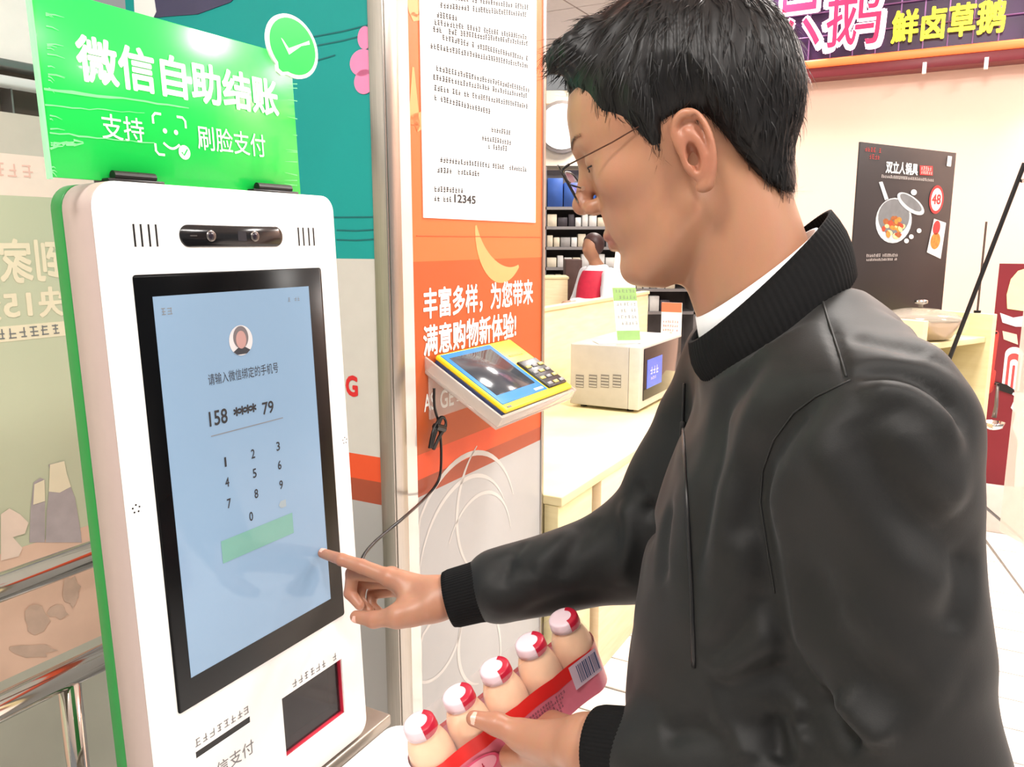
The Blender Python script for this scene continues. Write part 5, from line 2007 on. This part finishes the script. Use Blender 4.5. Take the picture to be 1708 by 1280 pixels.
# ---- wire glasses
M_WIRE = mat('thin bronze wire', (86, 56, 44), .3, .7, var=.03)
M_WIRED = mat('dark lens rim', (40, 34, 34), .3, .5, var=.03)
gl_ = thing('wire_glasses', None, None, hw((0, .11, .01)))
gl_.parent = man
gl_.location = tuple(hw((0, .11, .01)) - WL[man])
for s_ in (-1, 1):
    cx, cz = s_ * .034, .006
    ring_ = []
    for q in range(28):
        t = 2 * math.pi * q / 28
        ex = 3.2
        rx = .0268 * np.sign(math.cos(t)) * abs(math.cos(t)) ** (2 / ex)
        rz = .0198 * np.sign(math.sin(t)) * abs(math.sin(t)) ** (2 / ex)
        ring_.append((cx + rx, .1185 - abs(cx + rx) * .10 + rz * .16, cz + rz))
    W_ = [hw(q) for q in ring_]
    MB().tube(W_ + [W_[0]], .0009, 6, cap=False).build('lens_rim', M_WIRED, gl_, smooth=True)
    lens = obj('lens', W_, [list(range(28))], mat('clear spectacle lens', (235, 240, 242), .02, var=0, alpha=.16, spec=.6), gl_)
    hx = s_ * .0605
    MB().tube([hw(q) for q in ((hx - s_ * .002, .1125, .016), (hx + s_ * .006, .111, .0175), (hx + s_ * .0105, .104, .0185))], .0013, 6).build('hinge', M_WIRED, gl_, smooth=True)
    MB().tube([hw(q) for q in ((hx + s_ * .0105, .104, .0185), (s_ * .0745, .06, .0215), (s_ * .0795, .022, .026), (s_ * .0815, -.002, .0315), (s_ * .0815, -.012, .034), (s_ * .0825, -.030, .036), (s_ * .083, -.044, .0375))],
              [.0008, .0007, .0007, .0008, .0009, .0009, .0009], 6).build('temple', M_WIRE, gl_, smooth=True)
    MB().tube([hw((s_ * .083, -.040, .0372)), hw((s_ * .0832, -.051, .0380))], .0014, 8).build('temple_tip', mat('pale temple tip', (226, 220, 208), .3, .3, var=0), gl_, smooth=True)
    MB().tube([hw(q) for q in ((s_ * .0095, .1165, .008), (s_ * .0105, .111, .004), (s_ * .0108, .1065, .0))], .0007, 6).build('pad_arm', M_WIRED, gl_, smooth=True)
    MB().lathe(hw((s_ * .0112, .1050, -.001)), HR * s_, [(.0010, -.0008), (.0024, -.0004), (.0024, .0004), (.0010, .0008)], 12).build('nose_pad', mat('clear nose pad', (170, 140, 120), .3, var=0, alpha=.3), gl_)
MB().tube([hw(q) for q in ((-.0095, .117, .0115), (0, .1195, .0135), (.0095, .117, .0115))], .0010, 6).build('bridge', M_WIRED, gl_, smooth=True)

# ---- jacket
cB1, cF1 = at(1384, 350, .800), at(1148, 572, .812)
cB2, cF2 = at(1412, 436, .800), at(1166, 626, .806)
CPN = unit(np.cross(cB2 - cF2, TR))
CPN = CPN if CPN[2] > 0 else -CPN
CAXI = CPN


def f_jacket(p):
    f = torso(p, .0)
    # shoulders
    f = smin(f, cap(p, NECK - Z * .050 + TR * .02, RSH, .058, .070), .05)
    f = smin(f, cap(p, NECK - Z * .050 - TR * .02, LSH, .058, .072), .05)
    la = cap(p, LSH, LEL, .0735, .0680)
    la = smin(la, cap(p, LEL, LWR + unit(LEL - LWR) * .075, .0680, .0520), .035)
    f = smin(f, la, .022)
    ra = cap(p, RSH, REL, .0700, .0640)
    ra = smin(ra, cap(p, REL, RWR + unit(REL - RWR) * .078, .0640, .0500), .035)
    f = smin(f, ra, .022)
    # hem gathers in
    return smax(f, -np.maximum(-((p - cB2) @ CPN), np.linalg.norm(np.cross(p - NECK, CAXI), axis=1) - .112), .008)


JP, JF = surfnet(f_jacket, (-.12, .42, .76), (.62, 1.18, 1.50), .0046)
JP = relax(JP, JF, 2)
# folds: traced as lines over the cloth, then pressed in or raised
bvj = BVHTree.FromPolygons([tuple(v) for v in JP], [tuple(f) for f in JF])


def on_cloth(x_, y_, tree=None):
    d = ray(x_, y_)
    h_ = (tree or bvj).ray_cast(Vector(CAM), Vector(d).normalized())
    return None if h_[0] is None else np.array(h_[0])


def densify(pts, n=6):
    q = sp(pts, n)
    return np.array(q)


FOLDS = [
    # (points, width m, height m)   negative presses in
    ([(1360, 461), (1380, 530), (1400, 590), (1413, 634)], .004, -.0035),
    ([(1419, 634), (1360, 662), (1323, 690), (1290, 735), (1272, 785), (1268, 839), (1279, 913), (1294, 1001), (1316, 1074), (1352, 1133)], .016, -.012),
    ([(1300, 760), (1296, 850), (1310, 950), (1335, 1050), (1380, 1120)], .022, .008),
    ([(1419, 630), (1470, 622), (1529, 634), (1585, 672), (1615, 730)], .010, -.009),
    ([(1425, 655), (1475, 650), (1525, 664), (1570, 700), (1600, 770)], .014, .008),
    ([(1352, 700), (1400, 800), (1480, 900), (1580, 1010)], .022, .007),
    ([(1420, 690), (1470, 790), (1560, 890), (1620, 950)], .020, -.008),
    ([(1480, 690), (1540, 790), (1600, 860)], .018, .007),
    ([(1330, 900), (1380, 1010), (1460, 1110), (1560, 1190)], .022, -.007),
    ([(1400, 1000), (1480, 1090), (1590, 1170)], .020, .006),
    ([(1360, 1150), (1390, 1200), (1440, 1250)], .012, -.014),
    ([(1340, 1160), (1330, 1210), (1360, 1260)], .012, .008),
    ([(1400, 1150), (1440, 1200), (1490, 1240)], .014, .010),
    ([(1286, 585), (1240, 630), (1200, 690), (1185, 790), (1165, 900), (1150, 1000)], .016, -.008),
    ([(1310, 600), (1265, 680), (1230, 790), (1205, 900), (1190, 1000)], .018, .006),
    ([(1262, 700), (1245, 800), (1225, 920), (1200, 1040)], .014, -.006),
    ([(1240, 880), (1220, 980), (1180, 1090)], .014, .006),
    ([(1280, 980), (1230, 1040), (1180, 1110)], .014, -.007),
    ([(1300, 1050), (1250, 1090), (1190, 1140)], .016, .007),
    ([(1330, 1120), (1260, 1130), (1180, 1150)], .014, -.008),
    ([(1120, 830), (1105, 900), (1110, 980)], .012, -.006),
    ([(1070, 800), (1085, 850), (1090, 900)], .012, -.010),
    ([(1040, 830), (1050, 900), (1030, 980)], .012, .007),
    ([(1000, 860), (960, 910), (930, 970)], .014, -.004),
    ([(960, 880), (910, 930), (880, 990)], .016, .0035),
    ([(880, 900), (850, 935), (835, 985)], .010, -.004),
    ([(1010, 990), (940, 1000), (860, 1030)], .014, -.004),
    ([(820, 930), (860, 950), (900, 950)], .010, -.003),
    ([(1440, 470), (1500, 540), (1560, 610)], .02, .006),
    ([(1420, 560), (1480, 570), (1550, 600)], .014, -.005),
    ([(1100, 1230), (1150, 1215), (1230, 1225)], .012, -.006),
    ([(1180, 1190), (1230, 1230), (1250, 1275)], .012, .006),
    ([(1290, 1190), (1300, 1230), (1290, 1275)], .012, -.008),
    ([(1625, 900), (1605, 990), (1580, 1060)], .014, -.007),
]
JN = normals(JP, JF)
disp = np.zeros(len(JP))
for pts, wd, amp in FOLDS:
    w3 = [on_cloth(*q) for q in pts]
    w3 = [q for q in w3 if q is not None]
    if len(w3) < 2:
        continue
    D = densify(w3, 8)
    lo_, hi_ = D.min(0) - 3 * wd, D.max(0) + 3 * wd
    near = np.where(((JP > lo_) & (JP < hi_)).all(1))[0]
    if not len(near):
        continue
    Q = JP[near]
    bd = np.full(len(near), 9.0)
    bt_ = np.zeros(len(near))
    for i in range(len(D) - 1):
        e_ = D[i + 1] - D[i]
        t = np.clip(((Q - D[i]) @ e_) / max(e_ @ e_, 1e-12), 0, 1)
        dd = np.linalg.norm(Q - D[i] - t[:, None] * e_, axis=1)
        m = dd < bd
        bd[m] = dd[m]
        bt_[m] = (i + t[m]) / (len(D) - 1)
    taper = np.clip(np.minimum(bt_, 1 - bt_) / .22, .15, 1)
    disp[near] += 1.25 * amp * taper * np.exp(-(bd / wd) ** 2)
# broad soft unevenness of the cloth
q = JP
soft = .0011 * np.sin(q[:, 0] * 46 + 3 * np.sin(q[:, 2] * 19)) * np.sin(q[:, 1] * 39 + 2 * np.sin(q[:, 2] * 27)) + .0008 * np.sin(q[:, 2] * 61 + 9 * q[:, 0] + 2.5 * np.sin(q[:, 1] * 33))
JP = JP + JN * (disp + soft)[:, None]
JP = relax(JP, JF, 1, .4)
M_JACK = mat('charcoal jacket cloth', (17, 18, 18), .60, var=.06, scale=20, bump=.06, bscale=900, spec=.38, sheen=.06)
jacket = mesh_np('jacket', JP, JF, M_JACK, man)
bvj2 = BVHTree.FromPolygons([tuple(v) for v in JP], [tuple(f) for f in JF])

# seams and zip as thin raised lines on the cloth
def cloth_line(name, pts, r, m, parent, lift=.0004, n=8):
    w3 = []
    for i in range(len(pts) - 1):
        for q in range(n):
            t = q / n
            x_ = pts[i][0] * (1 - t) + pts[i + 1][0] * t
            y_ = pts[i][1] * (1 - t) + pts[i + 1][1] * t
            h_ = on_cloth(x_, y_, bvj2)
            if h_ is not None:
                w3.append(h_ - unit(ray(x_, y_)) * lift)
    if len(w3) > 2:
        return MB().tube(w3, r, 6).build(name, m, parent, smooth=True)


M_SEAM = mat('dark seam thread', (24, 25, 25), .6, var=.05)
cloth_line('shoulder_seam', [(1360, 461), (1380, 530), (1400, 590), (1413, 634)], .0011, M_SEAM, jacket)
cloth_line('sleeve_seam', [(1419, 634), (1360, 662), (1323, 690), (1290, 735), (1272, 785), (1268, 839), (1279, 913), (1294, 1001)], .0009, M_SEAM, jacket)
zp = cloth_line('zip', [(1142, 640), (1139, 700), (1142, 760), (1148, 880), (1154, 1000), (1158, 1130)], .0022, M_BLACK, jacket, .001)
zq = on_cloth(1139, 706, bvj2)
if zq is not None:
    ZF = Fr(zq - unit(ray(1139, 706)) * .005, unit(V3(.9, -.3, 0)))
    zpl = boxobj('zip_puller', M_BLACK, jacket, ZF, -.0035, .0035, -.024, .002, -.0015, .0015, .001, 1)


# ribbed rings: collar and cuffs
def ribbed(name, rings, m, parent, nrib=0, depth=.0, n=160, thick=.004):
    """rings: list of (center, axis1 vector, axis2 vector); inner wall added"""
    P_, F_ = [], []
    allr = list(rings) + [(c - 0, a * (1 - thick / np.linalg.norm(a)), b * (1 - thick / np.linalg.norm(b))) for c, a, b in reversed(rings)]
    for c, a, b in allr:
        for q in range(n):
            t = 2 * math.pi * q / n
            s_ = 1 + depth * math.cos(nrib * t)
            P_.append(c + (a * math.cos(t) + b * math.sin(t)) * s_)
    m_ = len(allr)
    for i in range(m_):
        j = (i + 1) % m_
        for q in range(n):
            F_.append([i * n + q, i * n + (q + 1) % n, j * n + (q + 1) % n, j * n + q])
    o = obj(name, P_, F_, m, parent, smooth=True)
    return fix_normals(o)


M_RIB = mat('black ribbed knit', (13, 13, 14), .85, var=.1, scale=60, bump=.15, bscale=500, spec=.2)


def between(b1, f1, b2, f2, l1, l2, n=5, bulge=.006, back=0.0):
    out = []
    for i in range(n + 1):
        t = i / n
        b_ = b1 * (1 - t) + b2 * t
        f_ = f1 * (1 - t) + f2 * t
        lat = l1 * (1 - t) + l2 * t + bulge * math.sin(math.pi * t)
        ax_ = .5 * (b_ - f_)
        ax_ = ax_ * (1 + bulge * math.sin(math.pi * t) / np.linalg.norm(ax_))
        out.append((.5 * (b_ + f_), ax_, TR * lat))
    return out


cB3, cF3 = cB2 - CPN * .012 , cF2 - CPN * .012
ribbed('collar_rib', between(cB1, cF1, cB3, cF3, .074, .094), M_RIB, man, 90, .005, 360)
# white shirt collar
M_SHIRT = mat('white shirt cotton', (236, 236, 240), .7, var=.03, scale=40)
sB1, sF1 = at(1362, 380, .80), at(1160, 530, .812)
sB2, sF2 = at(1366, 450, .80), at(1186, 640, .812)
ribbed('shirt_collar', between(sB1, sF1, sB2, sF2, .0665, .074, bulge=.002), M_SHIRT, man, 0, 0, 120, .003)


def cuff(wr_, el, r1, r2, r3, L, start):
    d = unit(el - wr_)
    h_ = unit(np.cross(d, Z))
    g_ = np.cross(d, h_)
    rings = []
    for t, r in ((0, r1), (.12, r1 * 1.05), (.6, r2), (.9, r3 * .98), (1.15, r3)):
        rings.append((wr_ + d * (start + L * t), h_ * r, g_ * r))
    return ribbed('cuff_rib', rings, M_RIB, man, 64, .010, 256)


cuff(RWR, REL, .0375, .0405, .0440, .062, .006)
cuff(LWR, LEL, .0395, .0430, .0460, .062, .008)

# ---- trousers and shoes
def f_trs(p):
    f = None
    for ft, s_ in zip(FEET, (-1, 1)):
        hp_ = HIP + TR * .085 * s_
        kn = ft + Z * .49 + TFW * .012
        c = smin(cap(p, hp_, kn, .098, .074), cap(p, kn, ft + Z * .07, .074, .062), .04)
        f = c if f is None else smin(f, c, .03)
    f = smin(f, elp(p, HIP - Z * .01, (.16, .16, .13)), .05)
    return np.maximum(f, .045 - p[:, 2])


P, F = surfnet(f_trs, (.0, .45, .02), (.65, 1.15, 1.10), .012)
mesh_np('trousers', relax(P, F, 1), F, mat('dark trousers', (36, 38, 44), .7, var=.06), man)
for ft in FEET:
    def f_sh(p):
        f = cap(p, ft + Z * .045 - TFW * .035, ft + Z * .035 + TFW * .16, .044, .040)
        return np.maximum(smin(f, cap(p, ft + Z * .03, ft + Z * .09, .048, .045), .02), .002 - p[:, 2])
    P, F = surfnet(f_sh, ft - V3(.25, .15, .02), ft + V3(.15, .18, .16), .007)
    mesh_np('shoe', relax(P, F, 1), F, mat('black leather shoe', (24, 22, 22), .35, var=.05), man)

# ================================================================== yogurt pack
pack = thing('yogurt_pack', 'shrink wrapped pack of five small yogurt drinks held in the hand', 'drink pack', MIDP + AX * BH_)
M_CREAM = mat('cream yogurt bottle', (240, 196, 158), .25, var=.10, scale=30, sss=.1)
M_FOIL = mat('white foil lid', (224, 200, 208), .3, var=.03)
M_FRED = mat('dark red foil print', (176, 28, 52), .35, var=.05)
bprof = [(.0165, .005), (.0170, .012), (.0180, .0165), (.0215, .024), (.0250, .034), (.0270, .046), (.0272, .056), (.0272, .098), (.0250, .106), (.0200, .108)]
lprof = [(.0010, .0006), (.0150, .0), (.0176, .0004), (.0188, .0022), (.0194, .008), (.0196, .0135), (.0178, .0145), (.0170, .0135)]
for i, c in enumerate(CAPS):
    bt = MB().lathe(c, AX, bprof, 28).build('bottle', M_CREAM, pack, smooth=True)
    MB().lathe(c, AX, lprof, 28).build('foil_lid', M_FOIL, bt, smooth=True)
    # red crescent printed on the lid and its skirt
    e1 = unit(SIDE * .5 + ROW * .86)
    e2 = np.cross(AX, e1)
    mbr = MB()
    Pv, Fv = [], []
    for q in range(15):
        t = math.radians(-70 + 140 * q / 14)
        for r, z_ in ((.0110, .0), (.0176, .0002), (.0190, .0022), (.0198, .0130)):
            Pv.append(c + AX * (z_ - .0003) + (e1 * math.cos(t) + e2 * math.sin(t)) * (r + .0003))
    for q in range(14):
        for w in range(3):
            Fv.append([q * 4 + w, q * 4 + w + 1, q * 4 + w + 5, q * 4 + w + 4])
    obj('lid_print', Pv, Fv, M_FRED, bt, smooth=True)
# label sleeve round all five bottles with a red upper edge
M_LABR = mat('bright red label', (226, 44, 42), .3, var=.04)
M_LABP = mat('pink label', (224, 120, 140), .3, var=.10, scale=30)
M_LABW = mat('pale lilac label', (212, 190, 206), .3, var=.05)


def stadium(h, grow, n=14, a0=-.0, a1=.0):
    r = BR + grow
    L0 = CAPS[0] + AX * h
    L1 = CAPS[4] + AX * h
    pts = []
    for q in range(n + 1):
        t = math.pi * q / n
        pts.append(L1 + ROW * math.sin(t) * r + SIDE * math.cos(t) * r)
    for q in range(n + 1):
        t = math.pi * q / n
        pts.append(L0 - ROW * math.sin(t) * r - SIDE * math.cos(t) * r)
    # the straight runs dip slightly between bottles
    out = []
    m = 24
    a_, b_ = pts[n], pts[n + 1]
    run = [a_ + (b_ - a_) * (k_ / m) - (-SIDE) * .0020 * abs(math.sin(4 * math.pi * k_ / m)) for k_ in range(1, m)]
    c_, d_ = pts[-1], pts[0]
    run2 = [c_ + (d_ - c_) * (k_ / m) - SIDE * .0020 * abs(math.sin(4 * math.pi * k_ / m)) for k_ in range(1, m)]
    return pts[:n + 1] + run + pts[n + 1:] + run2


def sleeve(name, h0, h1, m, grow, steps=5):
    Pv, Fv = [], []
    for i in range(steps + 1):
        Pv += stadium(h0 + (h1 - h0) * i / steps, grow)
    n_ = len(Pv) // (steps + 1)
    for i in range(steps):
        for q in range(n_):
            Fv.append([i * n_ + q, i * n_ + (q + 1) % n_, (i + 1) * n_ + (q + 1) % n_, (i + 1) * n_ + q])
    return obj(name, Pv, Fv, m, pack, smooth=True)


sleeve('label_sleeve', .050, .110, M_LABP, .0010)
sleeve('label_band', .0445, .066, M_LABR, .0014)
LBF = Fr(CAPS[0] + SIDE * (BR + .0022), ROW, -AX)   # a along the row, b negative toward the base
rl = np.linalg.norm(CAPS[4] - CAPS[0])
rows = [(.092 + .004 * q, rl - .045 - .003 * q, -.071 - .0056 * q, .0040) for q in range(6)]
marks('label_lettering', LBF, rows, 0, M_INK, pack, 61)
MB().flat(LBF, [(rl - .030, -.046), (rl + .014, -.046), (rl + .014, -.082), (rl - .030, -.082)], -.0004).build('barcode_patch', M_LABW, pack)
mbb = MB()
rr = random.Random(9)
a = rl - .020
while a < rl + .010:
    w = rr.choice((.0008, .0012, .002))
    mbb.flat(LBF, [(a, -.050), (a + w, -.050), (a + w, -.077), (a, -.077)], .0002)
    a += w + rr.choice((.001, .0016))
mbb.build('barcode', mat('blue grey print', (74, 84, 120), .5, var=0), pack, fix=False)
MB().flat(LBF, ell(.030, -.086, .034, .016), .0000).build('brand_oval', mat('deep pink label', (226, 84, 120), .3, var=.05), pack)
MB().flat(LBF, ell(.030, -.086, .030, .0135), .0003).build('brand_oval', mat('soft pink label', (240, 160, 176), .3, var=.03), pack)
marks('brand_lettering', LBF, [(.008, .054, -.086, .013)], .0006, M_FRED, pack, 63)
# clear film over the necks
Pv, Fv = [], []
hs_ = ((.0445, .0012), (.034, .0), (.024, -.003), (.014, -.0060), (.006, -.0068))
for h_, g_ in hs_:
    Pv += stadium(h_, g_)
n_ = len(Pv) // len(hs_)
for i in range(len(hs_) - 1):
    for q in range(n_):
        Fv.append([i * n_ + q, i * n_ + (q + 1) % n_, (i + 1) * n_ + (q + 1) % n_, (i + 1) * n_ + q])
obj('shrink_film', Pv, Fv, mat('clear shrink film', (255, 240, 240), .12, var=0, alpha=.13), pack, smooth=True)

# ================================================================== shop attendant far behind
AY = 6.85
ah = at(986, 413, AY)
att = thing('person', 'shop attendant in white shirt and red vest standing by the far shelf', 'person', (ah[0] + .05, ah[1] + .03, 0))
AT = V3(ah[0] + .06, AY + .03, 0)
afw = unit(V3(-.85, -.5, 0))
arr = V3(-afw[1] * -1, afw[0] * -1, 0)
hz = ah[2]
asc = hz / 1.44
zz = lambda v: v * asc


def a_body(p):
    hc_ = V3(ah[0], ah[1], hz)
    f = elp(p, hc_, (.075, .085, .105))
    f = smin(f, cap(p, hc_ - Z * .05 + (AT - ah * V3(1, 1, 0)) * .0, AT + Z * zz(1.28), .05, .05), .02)
    f = smin(f, elp(p, hc_ + afw * .085 - Z * .02, (.014, .014, .02)), .01)
    f = smin(f, elp(p, AT + Z * zz(1.05), (.14, .11, .26)), .05)
    for s_ in (-1, 1):
        f = smin(f, cap(p, AT + arr * .08 * s_ + Z * zz(.85), AT + arr * .085 * s_ + Z * .05, .075, .05), .03)
        hnd = AT + arr * .10 * s_ * -.4 + afw * .24 + Z * zz(.98)
        f = smin(f, cap(p, hnd, hnd + afw * .08, .032, .022), .02)
    return f


P, F = surfnet(a_body, AT - V3(.5, .5, 0.0), AT + V3(.5, .5, hz + .2), .016)
ab = mesh_np('body', relax(P, F, 1), F, M_SKIN, att)
vcol(ab, np.tile(SKIN, (len(P), 1)))


def a_shirt(p):
    f = np.maximum(elp(p, AT + Z * zz(1.06), (.155, .125, .28)), p[:, 2] - zz(1.30))
    for s_ in (-1, 1):
        sh = AT + arr * .17 * s_ + Z * zz(1.22)
        el = sh + arr * .05 * s_ + afw * .06 - Z * .25
        hnd = AT - arr * .04 * s_ + afw * .22 + Z * zz(.98)
        f = smin(f, smin(cap(p, sh, el, .062, .055), cap(p, el, hnd, .054, .042), .03), .03)
    return f


P, F = surfnet(a_shirt, AT + V3(-.5, -.5, .6), AT + V3(.5, .5, 1.5), .014)
mesh_np('shirt', relax(P, F, 1), F, M_SHIRT, att)
a_vest = lambda p: np.maximum(np.maximum(elp(p, AT + Z * zz(1.00) + afw * .012, (.172, .142, .34)), p[:, 2] - zz(1.25)), np.maximum(.74 - p[:, 2], np.abs((p - AT) @ arr) - .115 - .25 * np.clip(1.02 - p[:, 2], 0, .2)))
P, F = surfnet(a_vest, AT + V3(-.5, -.5, .6), AT + V3(.5, .5, 1.5), .012)
mesh_np('vest', relax(P, F, 1), F, mat('red vest cloth', (196, 34, 62), .6, var=.08), att)
a_hair = lambda p: np.maximum(elp(p, V3(ah[0], ah[1], hz + .025) - afw * .024, (.092, .096, .100)), np.maximum((p - ah) @ afw - .02 - .9 * np.clip(p[:, 2] - hz - .03, 0, .06), hz - .06 - p[:, 2]))
P, F = surfnet(a_hair, ah - V3(.2, .2, .2), ah + V3(.2, .2, .25), .010)
mesh_np('hair', relax(P, F, 1), F, mat('dark brown hair', (66, 42, 40), .5, var=.2), att)


def a_tr(p):
    f = elp(p, AT + Z * zz(.84), (.16, .13, .12))
    for s_ in (-1, 1):
        f = smin(f, cap(p, AT + arr * .08 * s_ + Z * zz(.82), AT + arr * .085 * s_ + Z * .05, .09, .06), .03)
    return np.maximum(f, .004 - p[:, 2])


P, F = surfnet(a_tr, AT - V3(.4, .4, .02), AT + V3(.4, .4, 1.0), .02)
mesh_np('trousers', relax(P, F, 1), F, MATS['dark trousers'], att)
